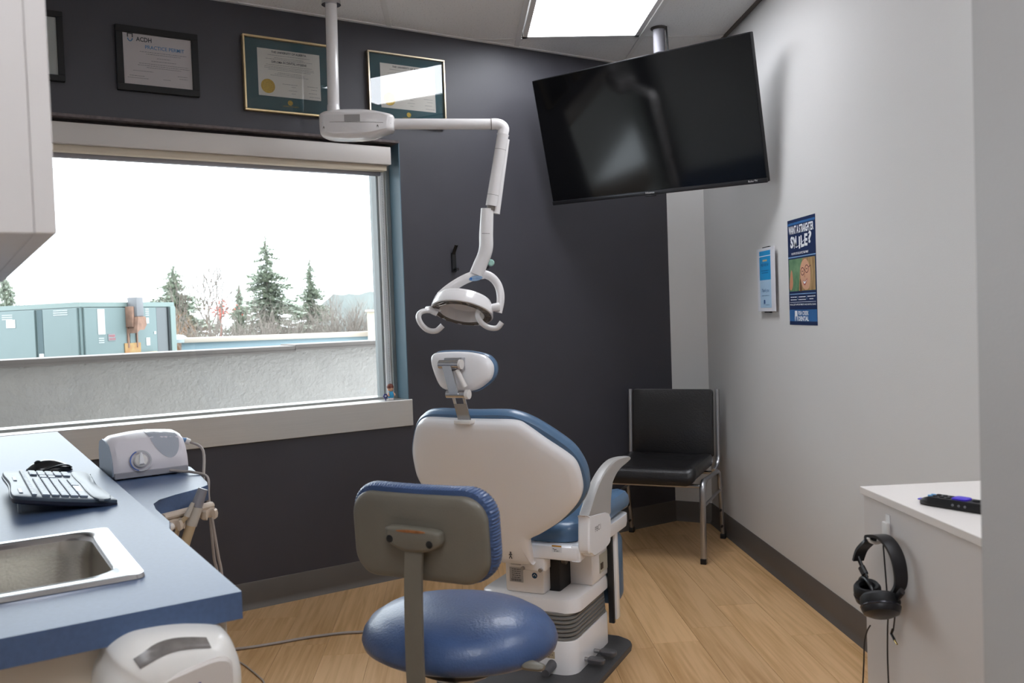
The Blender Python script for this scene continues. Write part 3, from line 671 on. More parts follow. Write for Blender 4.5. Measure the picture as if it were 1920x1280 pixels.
# small acrylic sign
FS = frame(Vector((WX, 4.252, 1.268)), Vector((0, -1, 0)), Vector((0, 0, 1)), Vector((-1, 0, 0)))
sg = thing('wall_sign', 'small white-edged light blue sign left of the navy poster', 'sign', (WX, 4.137, 1.268))
part(sg, 'panel', bx(0, .23, 0, .302, .014, .020, .001, 1), mat('sign_white', 'DCDCE2', .25), FS)
part(sg, 'card_upper', bx(.035, .185, .150, .288, .0198, .0206), mat('sign_cyan', '2794CF', .4), FS)
part(sg, 'card_lower', bx(.035, .185, .018, .150, .0198, .0206), mat('sign_pale', 'A9C6DE', .4), FS)
b = NB(); bx(.07, .14, -.006, .02, .001, .014, .001, 1, b); part(sg, 'magnet', b, M_black, FS); part(sg, 'magnet', bx(.06, .14, .285, .308, .001, .014, .001, 1), M_black, FS)
part(sg, 'band', bx(.035, .185, .262, .265, .0206, .021), M_pw, FS); part(sg, 'band', bx(.08, .14, .238, .246, .0206, .021), mat('sign_tan', 'C7B48E', .5), FS)
M_bi = mat('deep_blue_ink', '1D4E84', .6)
text(sg, 'REVIEW', FS, .11, .215, .013, .10, M_bi, off=.0212, align='CENTER'); fine_print(FS, [(.11, .193, .10), (.11, .182, .085)], sg, M_bi, .0212, t=.003)
text(sg, 'Thank you', FS, .11, .088, .020, .10, M_bi, off=.0212, align='CENTER', shear=.3); fine_print(FS, [(.11, .074, .10)], sg, M_bi, .0212, t=.002)
part(sg, 'tooth_emblem', quad_flat([(.085, .040), (.086, .055), (.095, .056), (.104, .055), (.105, .040), (.100, .032), (.095, .042), (.090, .032)], .0212), M_bi, FS)
text(sg, 'FISH CREEK DENTAL', FS, .11, .028, .006, .05, M_bi, off=.0212)

# ================================================================== OPERATING LIGHT (hangs in the plane y = 4.05)
LY = 4.05
XZ = lambda y: frame(Vector((0, y, 0)), Vector((1, 0, 0)), Vector((0, 0, 1)), Vector((0, -1, 0)))   # local (x, z, towards the room)
F = XZ(LY)
ol = thing('operating_light', 'white dental operating light on a jointed arm below its ceiling pole', 'dental light', (-.515, LY, 1.2))
pt, pb = (-0.5106, 2.7043), (-0.5195, 2.2264)
part(ol, 'ceiling_flange', cyl((pt[0], LY, CZ+.01), (pt[0], LY, CZ-.028), .040, 32, r1=.043), M_chrome)
part(ol, 'pole', cyl((pt[0], LY, CZ), (pb[0], LY, 2.2), .0262, 32), M_lamp)
part(ol, 'pole_collar', cyl((pb[0], LY, 2.262), (pb[0], LY, 2.22), .0272, 32, r1=.030), M_lamp)
hs = [(-0.5826, 2.1949), (-0.5804, 2.2139), (-0.5658, 2.2250), (-0.5442, 2.2304), (-0.4919, 2.2365), (-0.4135, 2.2374), (-0.3483, 2.2308), (-0.2952, 2.2192), (-0.2511, 2.2040), (-0.2505, 2.1705), (-0.2537, 2.1384), (-0.2820, 2.1283), (-0.3425, 2.1082), (-0.3976, 2.1008), (-0.4618, 2.1007), (-0.5280, 2.1065), (-0.5701, 2.1210), (-0.5811, 2.1405)]
cxh = sum(p[0] for p in hs)/len(hs); czh = sum(p[1] for p in hs)/len(hs)
ho = puff(closed_smooth(hs, 3), [(.030, -.062), (.012, -.052), (.003, -.036), (0, -.015), (0, .015), (.003, .036), (.012, .052), (.030, .062)])
hoc = ho.copy(); part(ol, 'arm_housing', ho, M_lamp, F)
sm = [(-0.5651, 2.1743), (-0.5277, 2.1739), (-0.4809, 2.1734), (-0.4340, 2.1724), (-0.3871, 2.1709), (-0.3401, 2.1694), (-0.2978, 2.1675), (-0.2625, 2.1653)]
drape(ol, 'housing_seam', sm, [(p[0], p[1]-.0016) for p in sm], hoc, mat('seam_grey', '6E6862', .6), F, .0006, 1)
for q in [(-0.5576, 2.1504), (-0.3211, 2.1522)]:
    drape(ol, 'screw_recess', [(q[0]-.004, q[1]), (q[0], q[1]+.007), (q[0]+.004, q[1])], [(q[0]-.0035, q[1]-.008), (q[0], q[1]+.002), (q[0]+.0035, q[1]-.008)], hoc, MATS['seam_grey'], F, .0008, 2)
lt = [(-0.4660, 2.2047), (-0.3971, 2.1739)]
drape(ol, 'rating_label', [(lt[0][0]+(lt[1][0]-lt[0][0])*k/6, lt[0][1]) for k in range(7)], [(lt[0][0]+(lt[1][0]-lt[0][0])*k/6, lt[1][1]) for k in range(7)], hoc, mat('label_grey', '9C9896', .5), F, .0008, 4)
a0, a1, a2 = [(-0.2612, 2.1720), (0.2197, 2.1614), (0.2353, 2.0901)]
part(ol, 'upper_arm', tube([(a0[0], a0[1], 0), (a1[0]-.03, a1[1], 0)], .0245, 24), M_lamp, F)
part(ol, 'elbow', tube(smooth_path([(a1[0]-.032, a1[1], 0), (a1[0]-.012, a1[1], 0), (a1[0]+.008, a1[1]-.006, 0), (a1[0]+.022, a1[1]-.022, 0), (a2[0], a2[1]+.02, 0), (a2[0]-.001, a2[1], 0)], 5), .0255, 24), M_lamp, F)
part(ol, 'arm_ring', tube([(a1[0]-.036, a1[1], 0), (a1[0]-.033, a1[1], 0)], .0262, 24), MATS['seam_grey'], F)
l0, l1 = [(0.2374, 2.1141), (0.1725, 1.7926)]
part(ol, 'lower_arm', tube([(l0[0], l0[1], 0), (l0[0]-.002, l0[1]-.01, 0), (l1[0], l1[1], 0)], .0255, 24, rs=[.0285, .0262, .0262]), M_lamp, F)
part(ol, 'spring_cover', tube([(l0[0]+.012, l0[1]-.02, -.012), (l1[0]+.020, l1[1]-.035, -.012)], .019, 12), M_lamp, F)
for (u, v) in [(0.2301, 2.0445), (0.1876, 1.8405)]:
    d = (Vector((l1[0], l1[1], 0))-Vector((l0[0], l0[1], 0))).normalized(); c = Vector((u, v, 0))
    c = Vector((l0[0], l0[1], 0))+d*((c-Vector((l0[0], l0[1], 0))).dot(d)); part(ol, 'sleeve_ring', tube([c, c+d*.0015], .0266, 24), MATS['seam_grey'], F)
part(ol, 'knuckle', tube([(l1[0], l1[1]+.002, 0), (l1[0]-.004, l1[1]-.02, 0)], .019, 20), mat('knuckle_grey', '7E7772', .5), F)
nk = [(0.1539, 1.7810), (0.1494, 1.7231), (0.1448, 1.6628), (0.1429, 1.6096), (0.1330, 1.5711), (0.1145, 1.5305), (0.0934, 1.4827)]
part(ol, 'neck', tube(smooth_path([(p[0], p[1], 0) for p in nk], 5), .03, 24, rs=[.029+.0035*math.sin(PI*k/30) + .004*max(0, (k-22)/8) for k in range(31)], flat=.8), M_lamp, F)
part(ol, 'neck_joint', tube([((0.1450, 1.6676)[0], (0.1450, 1.6676)[1], 0), ((0.1449, 1.6657)[0], (0.1449, 1.6657)[1], 0)], .0312, 24, flat=.83), MATS['seam_grey'], F)
part(ol, 'brake_knob', lathe([(.012, -.01), (.016, 0), (.012, .012)], 16, Matrix.Translation(((0.1633, 1.5362)[0], (0.1633, 1.5362)[1], -.02))), mat('mint_plastic', 'A5CFC4', .3), F)
# hoop from the neck down to the two pivots of the head
hl = [(0.1274, 1.4840), (0.0933, 1.4803), (0.0491, 1.4671), (-0.0003, 1.4421), (-0.0425, 1.4144), (-0.0725, 1.3888)]
hr_ = [(0.0934, 1.4827), (0.1298, 1.4839), (0.1633, 1.4683), (0.1890, 1.4359), (0.1997, 1.3942), (0.1982, 1.3529), (0.1868, 1.3070)]
def strip(pts, w0, w1, th, zz):
    P = smooth_path([(p[0], p[1], z) for p, z in zip(pts, zz)], 5); nn = len(P)
    return tube(P, .02, 16, rs=[w0+(w1-w0)*k/(nn-1) for k in range(nn)], flat=th, up=Vector((0, 0, 1)))
part(ol, 'hoop_arm', strip(hl, .022, .022, .45, (0, .004, .012, .018, .02, .018)), M_lamp, F)
part(ol, 'hoop_arm', strip(hr_, .020, .017, .5, (0, 0, 0, 0, .006, .012, .018)), M_lamp, F)
# head ring
lc = (0.0216, 1.3127); n_ = Vector((-.20, -.36, -.90)).normalized()
# local z of the head points to where it shines
hz = n_; hx_ = Vector((1, 0, -.22)); hx_ = (hx_-hz*hx_.dot(hz)).normalized(); hy_ = hz.cross(hx_)
FH = frame(Vector((lc[0], 4.04, lc[1])), hx_, hy_, hz) @ Matrix.Diagonal((1.06, 1.06, 1, 1))
sx_, sy_ = 1.0, .98
b = lathe([(.098, -.068), (.118, -.064), (.128, -.045), (.134, -.015), (.1355, .000), (.132, .003), (.128, .003), (.126, -.05), (.1, -.060)], 56, bm=None, cap=False)
part(ol, 'head_ring', b, M_lamp, FH)
part(ol, 'lens_ring', lathe([(.1325, .0015), (.127, .004), (.112, .0055), (.099, .004), (.098, -.004)], 56, cap=False), mat('smoky_lens', '6A645E', .08, spec=.8, coat=.6), FH)
b = lathe([(.130, -.003), (.088, -.006)], 48, cap=False)
for k in range(10):
    a = 2*PI*(k+.5)/10; part(ol, 'lamp_cell', bx(-.028, .028, -.008, .008, .0045, .0070, .003, 2), mat('reflector_cell', '8A8078', .15, .7), FH @ Matrix.Rotation(a, 4, 'Z') @ Matrix.Translation((0, .114, 0)))
part(ol, 'inner_shroud', lathe([(.098, .003), (.096, -.02), (.090, -.045), (.084, -.064), (.080, -.062), (.086, -.040)], 48, cap=False), M_lamp, FH)
part(ol, 'inner_dish', lathe([(.087, -.045), (.06, -.056), (.0, -.062)], 40, cap=False), M_lamp, FH)
part(ol, 'crossbar', tube([(-.128, 0, -.03), (-.118, .0, .006), (-.09, .0, .012)], .008, 10, flat=.6), M_lamp, FH)
ov = (0.0897, 1.4658)
FO = XZ(4.03)
part(ol, 'name_badge', puff([(ov[0]+.031*math.cos(2*PI*k/32), ov[1]+.0022*math.cos(2*PI*k/32)*1.5+.0125*math.sin(2*PI*k/32)) for k in range(32)], [(0, 0), (0, .0065), (.002, .009)]), mat('badge_blue', '8FA9C6', .2, coat=.5), XZ(4.036))
part(ol, 'badge_dot', lathe([(.006, 0), (.005, .001)], 16, Matrix.Translation((ov[0]-.021, ov[1]-.001, .0088))), mat('badge_dot', '2D6EB5', .3), XZ(4.036))
text(ol, 'a-dec', XZ(4.036), ov[0]+.004, ov[1]-.004, .009, .032, mat('badge_ink', '5D82AC', .4), off=.0092, align='CENTER')
# pivots and C shaped grips
def grip(pts, tw, knob):
    g_ = part(ol, 'handle', tube(smooth_path([(p[0], p[1], z) for p, z in zip(pts, (.02, .035, .045, .05, .05, .05, .05, .05))], 6), .0095, 14, flat=1.25, rs=[.0115]*6+[.0120]*37 if len(pts) == 8 else None), M_lamp, F)
    part(ol, 'pivot', knob, M_lamp, F)
h1 = [(-0.1074, 1.3243), (-0.1431, 1.3267), (-0.1673, 1.3168), (-0.1730, 1.2931), (-0.1598, 1.2639), (-0.1321, 1.2389), (-0.0964, 1.2353), (-0.0669, 1.2582)]
h2 = [(0.1591, 1.3366), (0.1158, 1.3369), (0.0959, 1.3172), (0.0948, 1.2884), (0.1107, 1.2614), (0.1412, 1.2411), (0.1773, 1.2386), (0.1998, 1.2631)]
k1 = [(-0.1362, 1.3374), (-0.0892, 1.3117)]; k2 = [(0.1912, 1.3333), (0.1330, 1.3281)]
grip(h1, 1, tube([(k1[0][0], k1[0][1], .0), (k1[0][0]+.01, k1[0][1]-.004, .02), (k1[1][0], k1[1][1], .02)], .015, 14, rs=[.010, .016, .013]))
grip(h2, 1, tube([(k2[0][0]+.004, k2[0][1], .03), (k2[0][0], k2[0][1], .03), (k2[1][0], k2[1][1], .04), (k2[1][0]-.004, k2[1][1], .04)], .018, 16, rs=[.010, .020, .016, .010]))

# ================================================================== DENTAL CHAIR (AB axes: x across, y forward)
cb = -1.345
dc = thing('dental_chair', 'white dental patient chair with blue upholstery, seen from behind', 'dental chair', (cb, 3.0, 0), AB)
def P_(name, bm, m, label=None, M=W_, ang=35): return part(dc, name, bm, m, AB @ M, label, ang)
P_('base_plate', prism(rrect(cb-.275, cb+.275, 2.62, 3.275, .075), 0, .022, bev=.008), M_bplate)
oc = rrect(cb-.185, cb+.185, 2.845, 3.24, .055, 6)
P_('base_housing', puff(oc, [(0, .018), (0, .135), (.003, .140)]), M_wplast)
for k in range(7):
    z = .138+.0145*k; P_('bellows_fold', puff(oc, [(.020, z), (.006+.001*k, z+.004), (.006+.001*k, z+.010), (.020, z+.0145)]), M_bellow)
oc2 = rrect(cb-.200, cb+.190, 2.86, 3.25, .06, 6)
P_('lift_cover', puff(oc2, [(0, .236), (0, .268), (.006, .282), (.02, .290)]), M_wplast)
P_('power_box', bx(cb+.085, cb+.192, 3.03, 3.262, .288, .425, .012), M_wplast)
P_('lift_column', bx(cb-.11, cb+.105, 2.93, 3.22, .285, .46, .012), mat('gap_shade_black', '1A1A1C', .6))  # black puts the shade of the gap beside the power box into the colour
P_('mechanism_bar', cyl((cb-.02, 2.96, .40), (cb+.12, 2.96, .40), .016, 14), mat('oiled_steel', '6B625A', .4, .6))
FR_ = frame(Vector((cb+.192, 3.03, 0)), Vector((0, 1, 0)), Vector((0, 0, 1)), Vector((1, 0, 0)))
db = [(3.0911, 0.3697), (3.2421, 0.3669), (3.0854, 0.3090), (3.2237, 0.3050)]
P_('outlet_cover', bx(.075, .205, .315, .385, 0, .002, .0005, 1), mat('cover_cream', 'BDBBAE', .35), None, FR_)
P_('socket', bx(.083, .108, .328, .352, .0018, .004), mat('socket_brown', '4F4138', .5), None, FR_)
# label housing behind the cover
hb = [(-1.4340, 0.4040), (-1.2695, 0.3341)]
P_('lift_housing', bx(hb[0][0], hb[1][0]-.01, 2.875, 2.96, .29, .46, .01), M_wplast)
FL = frame(Vector((0, 2.875, 0)), Vector((1, 0, 0)), Vector((0, 0, 1)), Vector((0, -1, 0)))
lb = [(-1.4148, 0.3814), (-1.3612, 0.3279), (-1.4095, 0.4053), (-1.3567, 0.3906)]
P_('serial_label', bx(lb[0][0], lb[1][0], lb[1][1], lb[0][1], 0, .0012), mat('label_silver', 'B4B4B8', .4), None, FL)
uc = (lb[0][0]+lb[1][0])/2
fine_print(AB @ FL, [(uc, lb[0][1]-.008-.0075*k, .034) for k in range(5)], dc, M_ink, .0016, t=.0022)
P_('small_label', bx(lb[2][0], lb[3][0], lb[3][1], lb[2][1], 0, .0012), MATS['label_silver'], None, FL)
fine_print(AB @ FL, [(uc+.002, lb[3][1]+.003+.006*k, .036) for k in range(3)], dc, M_ink, .0016, t=.0022, seed=2)
b = NB()
for k in range(16): bx(uc-.019+k*.0024, uc-.019+k*.0024+(.0007 if k % 3 else .0014), lb[1][1]+.003, lb[1][1]+.012, .001, .0016, bm=b)
P_('barcode', b, M_ink, None, FL)
lg = (-1.3158, 0.3576)
P_('round_logo', lathe([(.0105, 0), (.0105, .001)], 24, Matrix.Translation((lg[0], lg[1], 0))), mat('logo_blue', '23527C', .4), None, FL)
P_('logo_mark', tube([(lg[0]-.006, lg[1]-.002, .0014), (lg[0], lg[1]+.005, .0014), (lg[0]+.006, lg[1]-.002, .0014)], .0012, 5), M_pw, None, FL)
# joystick and decal on the rear of the base
FBs = frame(Vector((0, 2.845, 0)), Vector((1, 0, 0)), Vector((0, 0, 1)), Vector((0, -1, 0)))
dq = [(-1.2788, 0.1020), (-1.2345, 0.0774)]
P_('movement_decal', bx(dq[0][0], dq[1][0], dq[1][1], dq[0][1], 0, .001), mat('decal_tan', 'B8A98F', .5), None, FBs)
um, vm = (dq[0][0]+dq[1][0])/2, (dq[0][1]+dq[1][1])/2
P_('decal_mark', tube([(um-.007, vm+.002, .0014), (um, vm-.002, .0014), (um+.007, vm-.001, .0014)], .0009, 5), M_ink, None, FBs)
for dx, dz in ((-.013, 0), (.013, 0), (0, .008), (0, -.008)): P_('decal_arrow', bx(um+dx-.002, um+dx+.002, vm+dz-.0012, vm+dz+.0012, .001, .0015), M_ink, None, FBs)
kn = (-1.2460, 0.0558)
P_('foot_knob', cyl((kn[0], 2.85, kn[1]), (kn[0]+.004, 2.775, kn[1]-.006), .018, 18, r1=.014), mat('knob_grey', '58585C', .4))
# pedals by the plate corner
for (u, v), w_ in zip([(-1.1293, 2.9455), (-1.1150, 3.0308)], (.05, .045)):
    P_('foot_pedal', puff(rrect(u-.020, u+.045, v-.018, v+.018, .016), [(.004, .040), (0, .045), (0, .055), (.006, .060)]), mat('knob_grey', '58585C'))
    P_('pedal_stem', cyl((u-.04, v, .05), (u, v, .05), .008, 12), M_chrome2)
# seat pan, hinge arm, seat cushion
P_('seat_pan', puff(rrect(cb-.245, cb+.245, 2.80, 3.33, .05, 6), [(.02, .448), (.004, .458), (0, .475), (0, .505)]), M_wplast)
so = [(2.4314, 0.6033), (2.8067, 0.5135), (2.9298, 0.5098), (2.9710, 0.4883), (2.9363, 0.4641), (2.7730, 0.4670), (2.6098, 0.5067)]
P_('side_rail', puff([(p[0], p[1]) for p in closed_smooth([(2.77, .503), (2.80, .505), (2.90, .520), (2.99, .552), (3.02, .535), (2.97, .485), (2.90, .463), (2.78, .455), (2.768, .46)], 4)], [(.004, 0), (0, .004), (0, .030), (.004, .034)]), M_wplast, None, frame(Vector((cb+.215, 0, 0)), Vector((0, 1, 0)), Vector((0, 0, 1)), Vector((1, 0, 0))))
P_('rear_rail', bx(cb-.02, cb+.246, 2.765, 2.83, .452, .503, .012), M_wplast)
P_('rear_rail', bx(cb-.235, cb-.02, 2.765, 2.83, .452, .503, .012), M_wplast)
P_('hinge_bracket', bx(cb+.02, cb+.115, 2.775, 2.83, .405, .46, .008), M_wplast)
for x in (.032, .1): P_('hinge_bolt', cyl((cb+x, 2.79, .413), (cb+x, 2.765, .413), .007, 12), M_chrome2)
wl = [(-1.1973, 0.5070), (-1.1608, 0.4825)]
FW = frame(Vector((0, 2.765, 0)), Vector((1, 0, 0)), Vector((0, 0, 1)), Vector((0, -1, 0)))
P_('warning_label', bx(wl[0][0], wl[1][0], wl[1][1], wl[0][1], 0, .001), M_pw, None, FW)
P_('label_band', bx(wl[0][0]+.001, wl[1][0]-.001, wl[0][1]-.006, wl[0][1]-.001, .0008, .0014), mat('label_amber', 'C28A2A', .5), None, FW)
P_('label_mark', tube([(wl[0][0]+.004, wl[1][1]+.012, .0014), (wl[0][0]+.012, wl[1][1]+.009, .0014), (wl[0][0]+.018, wl[1][1]+.010, .0014)], .001, 5), M_ink, None, FW)
fine_print(AB @ FW, [((wl[0][0]+wl[1][0])/2, wl[1][1]+.002+.003*k, .02) for k in range(2)], dc, M_ink, .0014, t=.0012)
P_('warning_label', bx(2.905, 2.93, .500, .524, 0, .001), M_pw, None, frame(Vector((cb+.2495, 0, 0)), Vector((0, 1, 0)), Vector((0, 0, 1)), Vector((1, 0, 0))))
P_('label_band', bx(2.906, 2.929, .508, .520, .0008, .0014), mat('label_red', 'C25A36', .5), None, frame(Vector((cb+.2495, 0, 0)), Vector((0, 1, 0)), Vector((0, 0, 1)), Vector((1, 0, 0))))
b = puff(rrect(cb-.235, cb+.235, 2.79, 3.43, .09, 8), [(.03, .500), (.006, .508), (0, .528), (.004, .550), (.018, .565), (.05, .572), (.12, .566), (.2, .560)])
for v in b.verts:
    v.co.z += .022*max(0, (v.co.y-3.05)/.35) - .10*max(0, (v.co.y-3.33)/.1)**2*.6
P_('seat_cushion', b, M_blue)
# leg rest, folded down
P_('leg_rest_frame', bx(cb+.190, cb+.222, 3.205, 3.243, .11, .447, .005), M_wplast)
P_('leg_rest_frame', bx(cb-.222, cb-.190, 3.205, 3.243, .11, .447, .005), M_wplast)
P_('leg_rest_gap_shade', bx(cb+.192, cb+.214, 3.190, 3.205, .10, .44, .002), M_blk2)  # black strip stands in for the shaded gap between base and frame
b = puff(rrect(-.222, .222, .15, .446, .05, 6), [(.03, .0), (.006, .008), (0, .03), (.004, .055), (.018, .072), (.06, .08)])
P_('leg_rest_cushion', b, M_blue, None, frame(Vector((cb, 3.246, 0)), Vector((-1, 0, 0)), Vector((0, 0, 1)), Vector((0, 1, 0))))
# armrests
for s in (1, -1):
    FA = frame(Vector((cb+s*.235, 0, 0)), Vector((0, 1, 0)), Vector((0, 0, 1)), Vector((1, 0, 0)))
    z0_, z1_ = (.008, .050) if s > 0 else (-.050, -.008)
    blk = [(2.79, .478), (2.765, .50), (2.775, .60), (2.785, .612), (2.975, .580), (2.985, .50), (2.96, .468), (2.83, .462)] if s > 0 else [(2.79, .478), (2.765, .50), (2.775, .60), (2.785, .612), (2.975, .580), (2.985, .50), (2.96, .468), (2.83, .462)]
    P_('arm_bracket', puff(closed_smooth(blk, 4), [(.006, z0_), (0, z0_+.006), (0, z1_-.006), (.006, z1_)]), M_wplast, None, FA)
    arm = [(2.7800, 0.5993), (2.8040, 0.6395), (2.8434, 0.6736), (2.8942, 0.7065), (2.9687, 0.7385), (3.0506, 0.7536), (3.1286, 0.7527), (3.2284, 0.7417), (3.2470, 0.7315), (3.2010, 0.7247), (3.1252, 0.7174), (3.0630, 0.6986), (3.0181, 0.6582), (2.9958, 0.6047), (2.9745, 0.5612)]
    if s < 0: arm = [(p[0], p[1]) for p in arm]
    P_('armrest', puff(closed_smooth(arm, 3), [(.008, z0_+.004), (.002, z0_+.008), (0, z0_+.018), (0, z1_-.016), (.002, z1_-.006), (.008, z1_-.002)]), M_armgrey, 'grey curved armrest', FA)
    if s > 0:
        text(dc, 'PBC1', AB @ FA, (2.8236, 0.5458)[0], (2.8236, 0.5458)[1], .018, .055, M_inkg, off=z1_+.0006)
# back rest
vv = Vector((0, -.24, .51)).normalized(); nn_ = Vector((1, 0, 0)).cross(vv)
FBk = frame(Vector((cb, 2.74, .46)), Vector((1, 0, 0)), vv, nn_)
shell = [(-.198, .545), (-.15, .555), (-.06, .558), (0, .558), (.097, .556), (.150, .550), (.178, .531), (.230, .474), (.283, .417), (.306, .379), (.312, .322), (.306, .267), (.280, .220), (.220, .162), (.148, .115), (.105, .092), (.092, .075), (.088, .03), (.082, -.018), (.076, -.023), (-.076, -.023), (-.082, -.018), (-.088, .03), (-.092, .075), (-.105, .092), (-.148, .115), (-.22, .17), (-.27, .225), (-.302, .290), (-.300, .35), (-.29, .40), (-.27, .45), (-.235, .512)]
def bend(b, k):
    for v in b.verts: v.co.z -= k*v.co.x*v.co.x
    return b
b = bend(puff(closed_smooth(shell, 4), [(.0, -.008), (0, .004), (.003, .012), (.010, .018), (.03, .022), (.08, .024), (.16, .022)], cen=(0, .32)), .45)
P_('back_shell', b, M_wplast, None, FBk, 50)
cu_ = [(-.20, .553), (-.14, .568), (0, .572), (.085, .572), (.140, .563), (.20, .528), (.265, .463), (.303, .411), (.322, .350), (.323, .289), (.310, .240), (.268, .185), (.185, .125), (.10, .085), (0, .07), (-.10, .08), (-.20, .13), (-.29, .215), (-.318, .30), (-.314, .38), (-.285, .45), (-.245, .515)]
b = bend(puff(closed_smooth(cu_, 4), [(.03, -.008), (.004, -.010), (0, -.022), (.002, -.045), (.012, -.062), (.035, -.070), (.10, -.068)], cen=(0, .32)), .45)
P_('back_cushion', b, M_blue, None, FBk, 50)
ic = (-1.3240, 0.4758)
FI = frame(Vector((0, 2.728, 0)), Vector((1, 0, 0)), Vector((0, 0, 1)), Vector((0, -1, 0)))
b = NB(); prism(superell(ic[0], ic[1]+.011, .0028, .0028, 2, 12), 0, .001, b)
for sg_ in ([(0, .008), (0, 0), (-.005, -.011)], [(0, 0), (.005, -.011)], [(-.006, .001), (0, .006), (.006, .002)]): tube([(ic[0]+p[0], ic[1]+p[1], .0008) for p in sg_], .0016, 6, b, flat=.4)
P_('walking_icon', b, M_ink, None, frame(Vector((0, 2.702, 0)), Vector((1, 0, 0)), Vector((0, 0, 1)), Vector((0, -1, 0))))
# head rest and its chrome linkage
FHd = frame(Vector((cb, 2.505, 0)), Vector((1, 0, 0)), Vector((0, 0, 1)), Vector((0, -1, 0)))
ho_ = [(x-.025, z) for x, z in [(-.111, 1.176), (-.085, 1.183), (-.03, 1.184), (.023, 1.181), (.071, 1.171), (.094, 1.152), (.102, 1.13), (.096, 1.103), (.078, 1.083), (.046, 1.063), (.018, 1.057), (-.03, 1.059), (-.068, 1.061), (-.09, 1.076), (-.107, 1.112), (-.118, 1.155)]]
P_('headrest_shell', puff(closed_smooth(ho_, 4), [(0, -.012), (0, .004), (.003, .012), (.010, .018), (.03, .022), (.05, .023)]), M_wplast, None, FHd, 50)
hc_ = [(x*1.04+.001, 1.124+(z-1.124)*1.07) for x, z in ho_]
P_('headrest_cushion', puff(closed_smooth(hc_, 4), [(.02, -.010), (.003, -.012), (0, -.022), (.004, -.042), (.016, -.055), (.04, -.060)]), M_blue, None, FHd, 50)
c1, c2 = [(-1.3921, 1.1464), (-1.3691, 1.0516)]
P_('clamp', cyl((c1[0]-.036, 2.45, c1[1]), (c1[0]+.036, 2.45, c1[1]), .0145, 24), M_chrome, 'chrome upper hinge barrel')
P_('clamp_plate', bx(c1[0]-.028, c1[0]+.038, 2.462, 2.49, c1[1]-.022, c1[1]+.020, .003), M_chrome2)
P_('clamp_cap', cyl((c1[0]+.036, 2.45, c1[1]), (c1[0]+.044, 2.45, c1[1]), .0155, 24), M_wplast2)
b = loft([[Vector((c1[0]-.022+x, y_, c1[1])) for x, y_ in ((0, 2.436), (.032, 2.436), (.032, 2.444), (0, 2.444))], [Vector((c2[0]-.020+x, y_, c2[1])) for x, y_ in ((0, 2.436), (.032, 2.436), (.032, 2.444), (0, 2.444))]])
P_('link_arm', b, M_chrome, 'polished chrome link')
P_('release_lever', tube([(c1[0]+.024, 2.452, c1[1]-.018), (c2[0]+.028, 2.455, c2[1]+.022)], .010, 14, flat=.8), M_wplast2, 'white release lever')
P_('clamp', cyl((c2[0]-.036, 2.45, c2[1]), (c2[0]+.038, 2.45, c2[1]), .0125, 24), M_chrome, 'chrome lower hinge barrel')
P_('clamp_cap', cyl((c2[0]+.032, 2.45, c2[1]), (c2[0]+.044, 2.45, c2[1]), .0150, 24), M_wplast2)
s0, s1 = [(-1.3729, 1.0411), (-1.3625, 0.9662)]
def quadbar(w, za, zb, ya, yb, xa, xb, t_=.004): return loft([[Vector((xa-w, ya, za)), Vector((xa+w, ya, za)), Vector((xa+w, ya+t_, za)), Vector((xa-w, ya+t_, za))], [Vector((xb-w, yb, zb)), Vector((xb+w, yb, zb)), Vector((xb+w, yb+t_, zb)), Vector((xb-w, yb+t_, zb))]])
zA, zB = s0[1], s1[1]
zm = zA-.022; xm = s0[0]+(s1[0]-s0[0])*.3
for sx2 in (-.0185, .0185): P_('glide_bar_prong', quadbar(.0045, zm, zA+.004, 2.468, 2.462, xm+sx2, s0[0]+sx2), M_chrome)
P_('glide_bar', quadbar(.023, zB-.01, zm, 2.484, 2.468, s1[0], xm), M_chrome2, 'flat chrome glide bar')
P_('slot_cover', bx(s1[0]-.030, s1[0]+.030, 2.462, 2.50, zB-.012, zB+.001, .003), M_wplast2)

# ================================================================== OPERATOR STOOL
sb, sa = -.965, 1.70
st = thing('operator_stool', 'blue vinyl operator stool with grey metal-backed backrest in front of the dental chair', 'stool', (sb, sa, 0), AB)
def S_(name, bm, m, label=None, M=W_, ang=40): return part(st, name, bm, m, AB @ M, label, ang)
o_ = [(sb+.224*math.cos(t), sa-.004+.190*math.sin(t)) for k, t in [(k, 2*PI*k/120) for k in range(120)]]
S_('seat', puff(o_, [(.05, .566), (.018, .570), (.004, .580), (0, .594), (.005, .612), (.02, .632), (.05, .650), (.10, .662), (.16, .666)]), M_blue2, None, W_, 60)
S_('seat_pan', lathe([(.10, .528), (.11, .570)], 40, Matrix.Translation((sb, sa, 0))), M_black)
FSb = frame(Vector((-.930, 1.485, .868)), Vector((1, 0, 0)), Vector((0, -.06, 1)).normalized(), Vector((0, -1, -.06)).normalized())
def flat_curve(b, k=.6):
    for v in b.verts: v.co.z += -k*v.co.x*v.co.x
    return b
b = flat_curve(puff(rrect(-.157, .152, -.090, .084, .052, 10), [(0, -.006), (0, .002), (.003, .007), (.010, .010), (.03, .012), (.07, .0125)]), .45)
S_('back_plate', b, M_olive, 'worn grey metal back plate', FSb)
ro = rrect(-.164, .162, -.092, .097, .060, 12)
